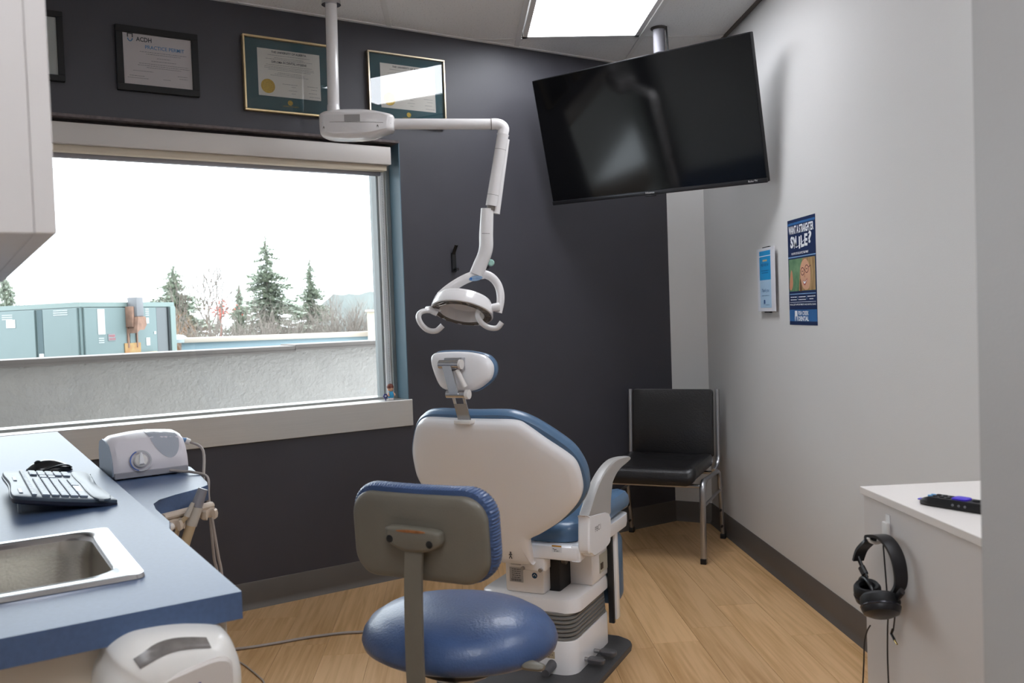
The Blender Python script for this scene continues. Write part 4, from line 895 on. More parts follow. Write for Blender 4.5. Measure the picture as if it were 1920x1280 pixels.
# close the straight runs with extra points for the gathered edge
dense = []
for i in range(len(ro)):
    p, q = Vector(ro[i]), Vector(ro[(i+1) % len(ro)]); kk = max(1, int((q-p).length/.0018))
    for j in range(kk):
        r_ = p.lerp(q, j/kk); s_ = 1+.007*math.sin(len(dense)*1.75); dense.append((r_.x*s_, r_.y*s_))
b = flat_curve(puff(dense, [(.03, -.004), (.004, -.005), (0, -.014), (.000, -.030), (.006, -.044), (.022, -.054), (.06, -.060)]), .45)
S_('back_cushion', b, M_blue2, None, FSb, 60)
br_ = (-0.9262, 0.8685)
FBr = frame(Vector((br_[0], 1.470, br_[1])), Vector((1, 0, 0)), Vector((0, 0, 1)), Vector((0, -1, 0)))
S_('bracket', puff(closed_smooth([(-.062, .012), (-.055, .022), (0, .022), (.055, .018), (.063, .006), (.060, -.010), (.035, -.022), (.0, -.026), (-.03, -.022), (-.058, -.006)], 4), [(0, -.004), (0, .012), (.004, .017), (.012, .019)]), M_olive, 'rust-rimmed grey bracket', FBr)
for x in (-.048, .042): S_('screw', lathe([(.0075, .016), (.0075, .0195), (.006, .0203), (.0, .0203)], 16, Matrix.Translation((x, -.001 if x < 0 else -.006, 0))), M_black, None, FBr)
S_('rust_streak', puff(superell(0, .0165, .034, .0028, 2, 24), [(0, .0165), (.001, .0198)]), M_rust, 'rust along the bracket', FBr)
pth = smooth_path([(br_[0]+.002, 1.462, br_[1]-.01), (br_[0]+.000, 1.456, .78), (br_[0]+.002, 1.448, .66), (br_[0]+.004, 1.446, .58), (br_[0]+.004, 1.455, .53), (br_[0]-.006, 1.50, .505), (br_[0]-.02, 1.62, .505)], 6)
b = NB(); rings = []
for i, q in enumerate(pth):
    t_ = (pth[min(i+1, len(pth)-1)]-pth[max(i-1, 0)]).normalized(); s_ = Vector((1, 0, 0)); u_ = s_.cross(t_).normalized(); w1, h1_ = .0195, .0035
    rings.append([q+s_*w1+u_*h1_, q-s_*w1+u_*h1_, q-s_*w1-u_*h1_, q+s_*w1-u_*h1_])
S_('back_bar', loft(rings), M_olive)
lv = [(-0.8302, 0.5803), (-0.7812, 0.5838), (-0.7632, 0.5830), (-0.7277, 0.5814)]
S_('lever', tube(smooth_path([(sb+.02, 1.62, .535)]+[(p[0], 1.62, p[1]) for p in lv], 6), .012, 12, flat=.55, rs=[.006]*13+[.008, .012, .015, .016, .017]+[.017, .017, .016, .015, .014, .012, .008]), M_olive)
S_('lever', tube(smooth_path([(sb+.02, 1.60, .51), (sb+.03, 1.50, .50), (sb+.035, 1.46, .497)], 6), .008, 12, flat=.6), M_olive)
S_('column', lathe([(.045, .10), (.045, .30), (.026, .31), (.026, .50), (.07, .51), (.07, .528)], 24, Matrix.Translation((sb, sa, 0))), M_chrome2)
for k in range(5):
    a = R(20+72*k); d = Vector((math.cos(a), math.sin(a), 0)); c0 = Vector((sb, sa, 0))
    S_('foot', tube([c0+Vector((0, 0, .115)), c0+d*.15+Vector((0, 0, .105)), c0+d*.27+Vector((0, 0, .085))], .02, 10, flat=.7, rs=[.026, .020, .014]), M_olive)
    p = c0+d*.27; s_ = Vector((-d.y, d.x, 0))
    b = NB(); [cyl(p+s_*(q*.012)+Vector((0, 0, .03)), p+s_*(q*.030)+Vector((0, 0, .03)), .0295, 18, b) for q in (-1, 1)]; cyl(p+Vector((0, 0, .03)), p+Vector((0, 0, .085)), .007, 10, b)
    S_('castor', b, M_black)

# ================================================================== CORNER CHAIR
O = Vector((1.448, 4.872, 0)); cu = Vector((-.888, .46, 0)).normalized(); cf = Vector((-cu.y, cu.x, 0))
cf = Vector((-.46, -.888, 0)).normalized(); CF = frame(O, cu, cf, Vector((0, 0, 1)))
CF = Matrix(((cu.x, cf.x, 0, O.x), (cu.y, cf.y, 0, O.y), (0, 0, 1, 0), (0, 0, 0, 1)))
ch = thing('side_chair', 'black leatherette side chair with metal legs in the far corner', 'chair', (.26, .25, 0), CF)
def K_(name, bm, m, label=None, M=W_): return part(ch, name, bm, m, CF @ M, label, 40)
for u_ in (.0, .530):
    s_ = 1 if u_ == 0 else -1
    # each side: front leg bending into the seat rail and down to the rear leg
    K_('front_leg', tube(smooth_path([(u_, .537, 0.008), (u_, .530, .20), (u_, .522, .36), (u_, .505, .398), (u_, .47, .412)], 5), .013, 10, flat=1.25, up=Vector((1, 0, 0))), M_chrome2)
    K_('seat_rail', tube([(u_, .475, .413), (u_, .30, .405), (u_, .13, .400)], .0115, 10), M_chrome2)
    K_('rear_leg', tube(smooth_path([(u_, .135, .401), (u_, .095, .385), (u_, .075, .34), (u_, .04, .17), (u_, .006, .008)], 5), .011, 10, flat=1.1, up=Vector((1, 0, 0))), M_chrome2)
    K_('side_stretcher', tube([(u_, .525, .285), (u_, .062, .285)], .0075, 8), M_chrome2)
    for nm, p in (('front', (u_, .537)), ('rear', (u_, .006))): K_('foot_cap', bx(p[0]-.015, p[0]+.015, p[1]-.018, p[1]+.018, 0, .028, .003), M_black)
    up_ = u_+s_*.014
    K_('back_post', tube(smooth_path([(up_+s_*.004, .14, .405), (up_+s_*.002, .065, .415), (up_, .032, .45), (up_, .022, .52), (up_+s_*.0, .0, .838)], 5), .012, 8, flat=.85), M_chrome2)
K_('cross_rail', tube([(0, .505, .388), (.53, .505, .388)], .0105, 10), M_chrome2)
K_('cross_rail', tube([(0, .12, .39), (.53, .12, .39)], .009, 10), M_chrome2)
for (u_, v_) in ((0, .545), ): pass
for z_, f_ in ((.17, .055), (.075, .03)): K_('bumper', cyl((.53, f_, z_), (.53, f_+.018, z_), .007, 10), M_black); K_('bumper', cyl((0, f_, z_), (0, f_+.018, z_), .007, 10), M_black)
b = puff(rrect(.025, .505, .075, .575, .045, 8), [(.03, .414), (.008, .418), (0, .438), (.002, .462), (.012, .478), (.035, .486), (.09, .482), (.16, .474)])
for v in b.verts:
    q = (v.co.x-.265)/.24; v.co.z += .026*q*q-.012; v.co.z -= .05*max(0, (v.co.y-.50)/.075)**2*.6
K_('seat', b, M_vinylblk)
FKb = frame(Vector((.265, .03, .455)), Vector((1, 0, 0)), Vector((0, -.085, 1)).normalized(), Vector((0, -1, -.085)).normalized())
b = puff(rrect(-.232, .232, .0, .385, .02, 5), [(.006, -.030), (.002, -.028), (0, -.018), (.002, .0), (.01, .004)])
for f in list(b.faces): pass
bmesh.ops.subdivide_edges(b, edges=[e for e in b.edges if e.calc_length() > .2], cuts=10, use_grid_fill=True)
for v in b.verts: v.co.z += .020*(1-(v.co.x/.232)**2)*1.3-.006
K_('backrest', b, M_vinylblk, None, FKb)

# ================================================================== WALL CABINET
wc = thing('wall_cabinet', 'white wall cabinet at the upper left edge', 'cabinet', (-.09, 1.4, 1.40), DN)
part(wc, 'carcass', bx(-.28, .0845, 1.057, 2.10, 1.402, 2.30, .0005, 1), M_cabw, DN)
for a, c in ((1.057, 1.534), (1.538, 1.772), (1.776, 2.10)): part(wc, 'door', bx(.085, .106, a, c, 1.402, 2.30, .0008, 1), M_cabw, DN)
# ================================================================== COUNTER
cz = .888
co_ = thing('base_cabinet', 'cream base cabinet under the blue worktop', 'cabinet', (.03, 2.7, 0), DN)
part(co_, 'end_panel', bx(-.27, .352, 1.41, 1.43, 0, .846, .001, 1), M_cream, DN)
part(co_, 'plinth', bx(-.27, .29, 1.43, 4.015, 0, .10), M_base, DN)
part(co_, 'carcass', bx(-.27, .330, 1.43, 4.015, .10, .64), M_cream, DN)
part(co_, 'back_panel', bx(-.27, -.25, 1.43, 4.015, .64, .846), M_cream, DN)
for k in range(5):
    a = 1.435+k*.516; part(co_, 'door', bx(.332, .350, a, a+.51, .11, .84, .0015, 1), M_cream, DN)
    part(co_, 'handle', tube(smooth_path([(.350, a+.45, .66), (.375, a+.45, .665), (.375, a+.45, .755), (.350, a+.45, .76)], 4), .005, 8), M_chrome2, DN)
sD0, sD1, sN0, sN1 = -.235, .222, 1.590, 1.925
b = NB()
for q in ((-.28, .367, 1.372, sN0), (-.28, .367, sN1, 4.022), (-.28, sD0, sN0, sN1), (sD1, .367, sN0, sN1)): bx(*q, .846, cz, 0, bm=b)
single('worktop', 'blue laminate worktop with a sink, running to the window', 'worktop', b, M_lam, DN)
sk = thing('sink', 'stainless steel drop-in sink at the near end of the blue worktop', 'sink', (-.01, 1.757, .70), DN)
def ringz(x0, x1, y0, y1, r, z): return [Vector((x, y, z)) for x, y in rrect(x0, x1, y0, y1, r, 8)]
b = loft([ringz(-.275, .262, 1.548, 1.966, .018, .889), ringz(-.273, .260, 1.550, 1.964, .018, .896), ringz(-.265, .250, 1.560, 1.954, .03, .8975), ringz(-.242, .228, 1.584, 1.930, .055, .8955), ringz(-.236, .222, 1.590, 1.924, .055, .888)], cap=False)
part(sk, 'rim', b, mat('polished_steel', 'D0D0D2', .16, 1), DN, ang=60)
b = loft([ringz(-.2355, .2215, 1.5905, 1.9235, .055, .8885), ringz(-.230, .217, 1.595, 1.919, .06, .86), ringz(-.225, .212, 1.60, 1.914, .06, .74), ringz(-.20, .19, 1.62, 1.89, .06, .71), ringz(-.1, .1, 1.70, 1.80, .04, .702)], cap=False)
b.faces.new([v for v in b.verts if abs(v.co.z-.702) < 1e-5][:])
part(sk, 'bowl', b, M_steel, DN, ang=70)
part(sk, 'drain', lathe([(.045, .703), (.04, .706), (.03, .704), (.0, .700)], 24, Matrix.Translation((0, 1.757, .002))), M_chrome, DN)
# keyboard on tilt feet
kb = thing('keyboard', 'dark wireless keyboard propped up on the blue worktop', 'keyboard', (.21, 2.46, cz), DN)
FK = frame(Vector((.312, 2.235, .897)), Vector((0, 1, 0)), Vector((-.985, 0, .17)).normalized(), Vector((0, 1, 0)).cross(Vector((-.985, 0, .17)).normalized()))
if FK.col[2][2] < 0: FK = FK @ Matrix.Diagonal((1, 1, -1, 1))
KW, KH = .455, .205
out_k = [(0, .0), (.02, -.008), (.12, -.004), (.23, 0), (.34, -.004), (.435, -.008), (KW, 0), (KW+.004, .10), (KW-.008, .19), (KW-.06, KH), (KW/2, KH-.006), (.06, KH), (.010, .188), (-.004, .10)]
b = puff(closed_smooth(out_k, 4), [(.01, -.012), (.001, -.009), (0, -.002), (.002, .003), (.008, .005)]); part(kb, 'body', b, M_sat, DN @ FK)
b = puff(closed_smooth(out_k, 4), [(.003, -.0135), (-.0015, -.010), (-.0015, -.004), (.002, -.002)]); part(kb, 'underside', b, mat('keyboard_rim', '1E2233', .3), DN @ FK)
part(kb, 'palm_rest', puff(closed_smooth([(.006, .004), (.12, .002), (.23, .006), (.34, .002), (KW-.006, .004), (KW-.004, .040), (KW/2, .044), (.004, .040)], 4), [(0, .003), (.002, .007), (.012, .009)]), M_sat, DN @ FK)
kbm = bx(-.0080, .0080, -.0080, .0080, 0, .0055, .0012, 1); finish(kbm); KM = bpy.data.meshes.new('key'); kbm.to_mesh(KM); kbm.free(); KM.materials.append(M_key)
IT = INV[kb.name]
def key(u, v, w_=1.0, h_=1.0):
    o = bpy.data.objects.new('key', KM); C.objects.link(o); o.parent = kb
    Mk = IT @ DN @ FK @ Matrix.Translation((u, v, .0045)) @ Matrix.Diagonal((w_, h_, 1, 1)); o.matrix_local = Mk
for r_ in range(5):
    for c_ in range(15):
        u_ = .022+c_*.0187; v_ = .060+r_*.0195
        if r_ == 0 and c_ in (3, 4, 5, 6, 7, 8): continue
        key(u_, v_)
key(.022+5.5*.0187, .060, 6.6)
for c_ in range(4):
    for r_ in range(5): key(.330+c_*.0187+.035, .060+r_*.0195)
for c_ in range(2):
    for r_ in range(2): key(.318+c_*.0187, .099+r_*.0195)
for c_ in range(20): key(.024+c_*.0207, .162, 1.0, .62)
for c_ in range(2): part(kb, 'media_bar', bx(.05+c_*.2, .11+c_*.2, .182, .190, .004, .0075, .001, 1), M_key, DN @ FK)
for a in (2.30, 2.62): part(kb, 'tilt_foot', bx(.122, .128, a-.012, a+.012, cz, .915, .001, 1), mat('foot_pale', '8E99A0', .4), DN)
ms = thing('computer_mouse', 'black computer mouse behind the keyboard', 'mouse', (.235, 2.88, cz), DN)
b = NB(); rings = []
for k in range(13):
    s_ = k/12; x_ = -.058+.116*s_; hh = .038*math.sin(PI*min(1, .06+s_*.94))**.55*(1-.25*s_)+.002; ww = .033*math.sin(PI*(.08+.84*s_))**.45
    rings.append([Vector((x_, ww*math.cos(a), .003+max(0, hh*math.sin(a)) if math.sin(a) > 0 else .0015)) for a in [2*PI*j/20 for j in range(20)]])
FM = Matrix.Translation((.238, 2.88, cz)) @ Matrix.Rotation(R(12), 4, 'Z')
part(ms, 'shell', loft(rings), mat('mouse_black', '17181C', .25, coat=.3), DN @ FM)
part(ms, 'side_band', tube(smooth_path([(-.045, -.030, .008), (0, -.0345, .020), (.035, -.031, .021), (.054, -.018, .010)], 6), .0035, 8, flat=.7), mat('mouse_grey', '3A3A3E', .35, .3), DN @ FM)
part(ms, 'wheel', cyl((-.03, -.003, .030), (-.03, .003, .030), .010, 14), M_blk2, DN @ FM)
# dispenser on the end of the base cabinet
dp = thing('soap_dispenser', 'white wall dispenser with a smoky level window below the worktop end', 'dispenser', (.245, 1.34, .55), DN)
FDs = frame(Vector((0, 1.41, 0)), Vector((1, 0, 0)), Vector((0, 0, 1)), Vector((0, -1, 0)))
do = [(0.1708, 0.8320), (0.1762, 0.8471), (0.2030, 0.8603), (0.2385, 0.8614), (0.2748, 0.8578), (0.3121, 0.8494), (0.3303, 0.8421), (0.3422, 0.8274), (0.3506, 0.8037), (0.3541, 0.7770)]
do = [(p[0], p[1]) for p in do]; do = do+[(.352, .74), (.345, .60), (.33, .57), (.175, .57), (.16, .60), (.155, .78)]
cov = puff(closed_smooth(do, 4), [(0, 0), (0, .05), (.004, .078), (.014, .095), (.03, .105), (.06, .112)]); covc = cov.copy()
part(dp, 'cover', cov, mat('dispenser_white', 'DDDAD5', .35, coat=.2), DN @ FDs)
wt_ = smooth_path([(p[0], p[1], 0) for p in [(0.1988, 0.8419), (0.2236, 0.8517), (0.2485, 0.8542), (0.2738, 0.8514), (0.3009, 0.8452)]], 5); wb_ = smooth_path([(p[0], p[1], 0) for p in [(0.2058, 0.8290), (0.2278, 0.8364), (0.2515, 0.8398), (0.2768, 0.8380), (0.3041, 0.8328)]], 5)
drape(dp, 'level_window', wt_, wb_, covc, mat('smoky_window', '7C7672', .25, col2='4E4A48', vscale=30), DN @ FDs)
fr_ = [(0.2508, 0.7915), (0.2619, 0.7978), (0.2765, 0.8001), (0.2965, 0.8013), (0.2926, 0.7806)]
part(dp, 'lower_panel', puff(closed_smooth([(.185, .62), (.185, .76), (.22, .800), (.27, .815), (.322, .818), (.330, .78), (.325, .62)], 4), [(0, .09), (0, .110), (.004, .114)]), mat('dispenser_grey', 'C6BFB9', .4), DN @ FDs)
text(dp, 'PURELL', DN @ FDs, .205, .7735, .020, .085, mat('purple_print', '3B2A83', .4), off=.1145, shear=.15, bold=.03)

# ================================================================== SHELF, SCALER, HOLDER
shz = .868
so_ = [(.354, 1.98), (.385, 1.98), (.402, 2.06), (.402, 2.22), (.408, 2.29), (.43, 2.335), (.48, 2.375), (.55, 2.42), (.580, 2.455), (.588, 2.50), (.60, 2.62), (.615, 2.80), (.60, 2.95), (.354, 2.95)]
sf = thing('side_shelf', 'curved blue side shelf beside the worktop carrying the white scaler unit', 'shelf', (.48, 2.6, shz-.045), DN)
part(sf, 'top', prism(so_, shz-.042, shz, bev=.002, seg=1), M_lam, DN)
part(sf, 'support', bx(.354, .368, 2.1, 2.9, shz-.16, shz-.042), M_cream, DN)
sc = thing('ultrasonic_scaler', 'white ultrasonic scaler unit with round dial on the blue side shelf', 'scaler', (.48, 2.78, shz), DN)
bL, bR = .382, .588; nF = 2.70
FSc = Matrix.Translation((bL, nF, shz)) @ Matrix.Rotation(R(3), 4, 'Z')
Ws = bR-bL
def scprof(x):    # side profile (depth, height), curved front; crown slightly higher in the middle
    k = .010*math.sin(PI*x)
    return [(0, .012), (-.002, .030), (.004, .055), (.018, .080), (.040, .100+k), (.075, .112+k), (.12, .115+k), (.160, .105+k), (.172, .08), (.175, .012)]
rings = []
for k in range(17):
    x = k/16; e = .0 if 0 < k < 16 else .006
    rings.append([Vector((x*Ws, d+(e if d < .08 else -e), h-(e if h > .02 else 0))) for d, h in scprof(x)])
b = loft(rings); part(sc, 'case', b, mat('scaler_white', 'DAD5DA', .3), DN @ FSc, ang=30)
part(sc, 'side_cheek', prism([(p[0]+.004, p[1]-.006) if p[1] > .02 else (p[0]+.004, p[1]) for p in scprof(0)], -.003, .001, M=Matrix(((0, 0, 1, 0), (1, 0, 0, 0), (0, 1, 0, 0), (0, 0, 0, 1)))), mat('scaler_side', '8C98A6', .4), DN @ FSc)
part(sc, 'base_band', bx(.002, Ws-.002, -.003, .17, .004, .022, .002, 1), mat('scaler_base', '9B9AA0', .4), DN @ FSc)
b = NB(); [cyl((x, y_, 0), (x, y_, .006), .008, 12, b) for x in (.02, Ws-.02, Ws*.55) for y_ in (.015, .15)]; part(sc, 'rubber_foot', b, M_black, DN @ FSc)
# front facing frame for the dial
nf = Vector((0, -.97, .25)).normalized(); vf = Vector((0, .25, .97)).normalized()
FDi = DN @ FSc @ frame(Vector((.073, -.001, .050)), Vector((1, 0, 0)), vf, nf)
part(sc, 'dial_scale', lathe([(.030, .001), (.030, .0035), (.0255, .0035), (.0255, .001)], 36, cap=False), mat('dial_grey', 'B9B9BE', .4), FDi)
part(sc, 'dial_arc', tube([(.028*math.cos(R(a)), .028*math.sin(R(a)), .0035) for a in range(110, 255, 8)], .0014, 6), mat('dial_blue', '3B66C0', .4), FDi)
part(sc, 'dial', lathe([(.019, .0), (.019, .006), (.016, .009), (.0, .010)], 32), M_wplast2, FDi)
part(sc, 'dial_grip', prism([(-.008, -.012), (.008, -.012), (.003, .022), (-.003, .022)], .009, .016, bev=.002, seg=1), M_wplast, FDi)
# grey oval window wraps over the crown
b = bmesh.new(); rr = []; NW = 36
def surf(x, s):   # point on case surface: x 0..1, s 0..1 along the profile from front bottom
    P = [Vector((d, h)) for d, h in scprof(x)][1:8]; L = [0]
    for i in range(1, len(P)): L.append(L[-1]+(P[i]-P[i-1]).length)
    t_ = s*L[-1]
    for i in range(1, len(P)):
        if t_ <= L[i] or i == len(P)-1:
            q = P[i-1].lerp(P[i], (t_-L[i-1])/(L[i]-L[i-1])); d = (P[i]-P[i-1]).normalized(); nrm = Vector((-d.y, d.x)); q = q+nrm*.0012
            return Vector((x*Ws, q.x, q.y))
cxo, cso, rxo, rso = .715, .52, .20, .43
vs_ = [[b.verts.new(surf(cxo+.10*(.5-r0*math.sin(a))*.0+rxo*r0*math.cos(a)-.05*r0*math.sin(a), cso+rso*r0*math.sin(a))) for a in [2*PI*k/NW for k in range(NW)]] for r0 in (1, .8, .6, .4, .2)]
for i in range(4):
    for k in range(NW): b.faces.new((vs_[i][k], vs_[i][(k+1) % NW], vs_[i+1][(k+1) % NW], vs_[i+1][k]))
b.faces.new(vs_[4]); part(sc, 'tinted_lid', b, mat('scaler_lid', 'A9AEB8', .18, coat=.5), DN @ FSc)
cbk = Vector((Ws, .09, .085))
part(sc, 'water_connector', tube([cbk+Vector((-.004, 0, 0)), cbk+Vector((.022, 0, -.002))], .008, 12, rs=[.010, .007]), mat('connector_blue', '5B86B8', .3), DN @ FSc)
part(sc, 'connector_cap', tube([cbk+Vector((.018, 0, -.002)), cbk+Vector((.03, 0, -.008))], .009, 12), M_wplast2, DN @ FSc)
cp1 = FSc @ (cbk+Vector((.03, 0, -.008))); cp2 = FSc @ Vector((Ws-.055, -.004, .013))
tl = [(0, 0)]
cA = [(0.5893, 0.8818), (0.6065, 0.8384), (0.6187, 0.7784), (0.6227, 0.7008), (0.6267, 0.6230), (0.6344, 0.5596)]
cB = [(0.5976, 0.8686), (0.6142, 0.8097), (0.6226, 0.7316), (0.6334, 0.6372), (0.6419, 0.5582)]
b = tube(smooth_path([cp1, (cp1.x+.02, 2.72, .925)]+[(p[0], 2.62, p[1]) for p in cA[1:]]+[(cA[-1][0]+.005, 2.62, .30)], 6), .0042, 8); part(sc, 'water_hose', b, M_cable, DN)
b = tube(smooth_path([cp2, (cp2.x+.03, 2.685, shz+.008), (.585, 2.66, shz+.007), (cB[0][0]+.02, 2.62, .862)]+[(p[0], 2.60, p[1]) for p in cB[1:]]+[(cB[-1][0]+.005, 2.61, .30)], 6), .0040, 8); part(sc, 'handpiece_cord', b, M_cable, DN)
# instrument holder under the shelf edge
ih = thing('instrument_holder', 'beige instrument holder hanging under the side shelf with a suction tube', 'instrument holder', (.5, 2.38, .74), DN)
M_bei = mat('holder_beige', 'C9B9A8', .4); M_tube = mat('suction_hose', 'B59F80', .5)
part(ih, 'rail', tube([(.438, 2.335, .822), (.575, 2.405, .822)], .012, 10, flat=.8), M_bei, DN)
part(ih, 'bracket_plate', bx(.44, .56, 2.42, 2.43, .79, .826), M_bei, DN)
def clip(u, v, z, s=1):
    b = NB(); pts = [(u+.017*s*math.cos(R(a)), v+.017*s*math.sin(R(a)), z) for a in range(-60, 241, 20)]; tube(pts, .006, 8, b, flat=2.2); return b
for u, v, z in ((.462, 2.325, .800), (.497, 2.345, .800), (.560, 2.375, .806)): part(ih, 'clip', clip(u, v, z), M_bei, DN)
part(ih, 'pivot_knob', cyl((.452, 2.31, .802), (.440, 2.295, .802), .010, 14), M_wplast2, DN)
t0, t1, t2, t3 = [(0.5404, 0.8798), (0.5212, 0.8358), (0.5060, 0.7902), (0.4864, 0.7320)]
part(ih, 'suction_tip', tube([(t0[0], 2.34, t0[1]), (t1[0], 2.34, t1[1])], .010, 14, rs=[.012, .0145], cap=True), mat('suction_grey', '8D8C93', .3, .3), DN)
part(ih, 'suction_valve', tube([(t1[0], 2.34, t1[1]), (t2[0], 2.34, t2[1])], .012, 14, rs=[.0165, .0145]), mat('valve_clear', 'B9B2A8', .25), DN)
part(ih, 'suction_hose', tube(smooth_path([(t2[0], 2.34, t2[1]), (t3[0], 2.345, t3[1]), (t3[0]-.03, 2.38, .60), (t3[0]-.02, 2.45, .42)], 6), .0125, 12), M_tube, DN)
t4, t5, t6 = [(0.5094, 0.8517), (0.4924, 0.8190), (0.4672, 0.7731)]
part(ih, 'saliva_tip', tube([(t4[0], 2.32, t4[1]), (t5[0], 2.32, t5[1])], .0055, 10, rs=[.005, .0075]), MATS['valve_clear'], DN)
part(ih, 'saliva_hose', tube(smooth_path([(t5[0], 2.32, t5[1]), (t6[0], 2.33, t6[1]), (t6[0]-.015, 2.38, .60)], 6), .006, 10), M_tube, DN)

# ================================================================== FLOOR CABLES
cA = [(-0.9722, 3.5484), (-0.8722, 3.5670), (-0.7732, 3.5979), (-0.6732, 3.6356), (-0.5690, 3.6616), (-0.4719, 3.6709), (-0.3491, 3.6451)]
single('floor_cable', 'thick grey cable across the floor from the counter to the dental chair', 'cable', tube(smooth_path([(p[0], p[1], .0065) for p in cA]+[(-.1, 3.45, .0065), (.0, 3.25, .0065)], 8), .0055, 8), M_cable)
cA = [(-0.9065, 3.4504), (-0.8558, 3.3903), (-0.8137, 3.3282), (-0.7751, 3.2685), (-0.7416, 3.2021)]
single('floor_cable', 'thin grey cable curling on the floor beside the dispenser', 'cable', tube(smooth_path([(p[0], p[1], .0042) for p in cA]+[(cA[-1][0]+.02, cA[-1][1]-.15, .0042)], 8), .0030, 8), M_cable)

# ================================================================== LOW CABINET, REMOTE, HEADPHONES
lc_ = thing('low_cabinet', 'plain white cabinet against the right wall', 'cabinet', (1.18, 1.4, 0))
part(lc_, 'carcass', bx(.884, WX-.004, .905, 1.905, 0, .872, .001, 1), M_cabw)
part(lc_, 'top', bx(.878, WX-.004, .905, 1.911, .874, .890, .001, 1), mat('cabinet_top', 'DCD6D1', .35))
rm = thing('remote_control', 'black television remote with purple pad on the white cabinet', 'remote', (.97, 1.67, .89))
d_ = Vector(((0.9071, 1.7129)[0], (0.9071, 1.7129)[1], 0)); e_ = Vector(((0.9706, 1.6117)[0], (0.9706, 1.6117)[1], 0)); ax = (e_-d_).normalized(); ay = Vector((-ax.y, ax.x, 0))
FRm = frame(d_+Vector((0, 0, .890)), ax, ay, Vector((0, 0, 1)))
rings = []
for k in range(15):
    s_ = k/14; x_ = .15*s_; w_ = .021*(1-.30*max(0, 1-s_*8)**2-.2*max(0, (s_-.9)*10)**2); h_ = .019*(1-.45*max(0, 1-s_*6)**2)
    rings.append([Vector((x_, .02+y_*w_, z_)) for y_, z_ in ((-1, .004), (-.85, .0), (.85, 0), (1, .004), (1, h_-.003), (.9, h_), (-.9, h_), (-1, h_-.003))])
part(rm, 'body', loft(rings), M_black, FRm)
for k in range(3):
    for j in range(2): part(rm, 'button', puff(superell(.028+k*.013, .013+j*.014, .0045, .004, 2, 14), [(0, .017), (0, .0205), (.001, .0212)]), M_blk2, FRm)
for j in range(2): part(rm, 'button', puff(superell(.018, .013+j*.012, .005, .0035, 2.5, 14), [(0, .016), (0, .0200), (.001, .0205)]), mat('button_blue', '5E9CCB', .4), FRm, 'blue button')
part(rm, 'direction_pad', puff(rrect(.062, .092, .006, .034, .006), [(0, .018), (0, .0215), (.002, .0225)]), mat('pad_purple', '4B36C8', .35), FRm, 'purple direction pad')
part(rm, 'button', puff(superell(.105, .020, .007, .006, 2, 16), [(0, .018), (0, .0215), (.001, .022)]), M_blk2, FRm)
part(rm, 'fabric_tab', bx(-.010, .004, .014, .026, .007, .009, .0005, 1), mat('pad_purple', '4B36C8'), FRm, 'purple tab')
for x_ in (.070, .082, .094): part(rm, 'side_key', cyl((x_, .0, .010), (x_, -.0022, .010), .0025, 10), mat('side_key_grey', '6E6E74', .4), FRm)
# adhesive hook
XC = .884
FX = lambda x: frame(Vector((x, 0, 0)), Vector((0, 1, 0)), Vector((0, 0, 1)), Vector((-1, 0, 0)))     # (y, z) on the cabinet side, depth towards the room
hk = thing('adhesive_hook', 'white adhesive hook stuck on the side of the white cabinet', 'hook', (XC, 1.80, .79))
hh = [(1.7931, 0.8513), (1.7974, 0.8086)]
part(hk, 'strip', bx(hh[0][0]-.008, hh[0][0]+.008, hh[1][1]-.012, hh[0][1]+.002, .0, .002, .0005, 1), mat('strip_clear', 'E3E2E2', .2), FX(XC))
part(hk, 'body', bx(hh[0][0]-.011, hh[0][0]+.011, hh[1][1]-.014, hh[0][1]-.014, .002, .010, .002), M_wplast2, FX(XC))
part(hk, 'prong', tube(smooth_path([(hh[0][0], hh[1][1]-.008, .008), (hh[0][0], hh[1][1]-.014, .026), (hh[0][0], hh[1][1]-.010, .040), (hh[0][0], hh[1][1]-.002, .044)], 5), .0035, 10), M_wplast2, FX(XC))
hp = thing('headphones', 'black over-ear headphones hanging from the white hook', 'headphones', (XC-.05, 1.83, .60))
M_hp = mat('headphone_black', '19181B', .35); M_pad = mat('ear_pad', '121214', .6)
dh = .032; FXh = FX(XC-dh); xh = XC-dh
bnd = [(1.8225, 0.7510), (1.8162, 0.7756), (1.7954, 0.7991)] + [(1.8053, 0.8057), (1.7649, 0.8147), (1.7336, 0.8073), (1.7104, 0.7864), (1.6987, 0.7575), (1.6976, 0.7333), (1.7070, 0.7142)]
P = smooth_path([(p[0], p[1], z) for p, z in zip(bnd, (.022, .016, .008, 0, -.004, -.006, -.008, -.008, -.006, 0))], 5)
def ribbon(P, w0, th):
    rings = []
    for i, q in enumerate(P):
        t_ = (P[min(i+1, len(P)-1)]-P[max(i-1, 0)]).normalized(); o2 = Vector((0, 0, 1)); s_ = t_.cross(o2).normalized(); k_ = math.sin(PI*(.12+.76*i/(len(P)-1))); w2 = w0*(.7+.3*k_)
        rings.append([q+o2*w2+s_*th, q-o2*w2+s_*th, q-o2*w2-s_*th, q+o2*w2-s_*th])
    return loft(rings)
part(hp, 'headband', ribbon(P, .014, .0032), M_hp, FXh)
cL = (1.7910, 0.6843); cR = (1.7122, 0.6819)
yt = Vector((cL[0]+.002, cL[1]+.037, .017)); b0 = Vector((bnd[0][0], bnd[0][1], .022)); mdp = b0.lerp(yt, .55)
part(hp, 'slider', tube([b0+Vector((0, .008, 0)), yt], .0060, 10, flat=.6), M_hp, FXh)
part(hp, 'slider_sleeve', tube([mdp-(yt-b0)*.16, mdp+(yt-b0)*.25], .0098, 10, flat=.7), M_hp, FXh)
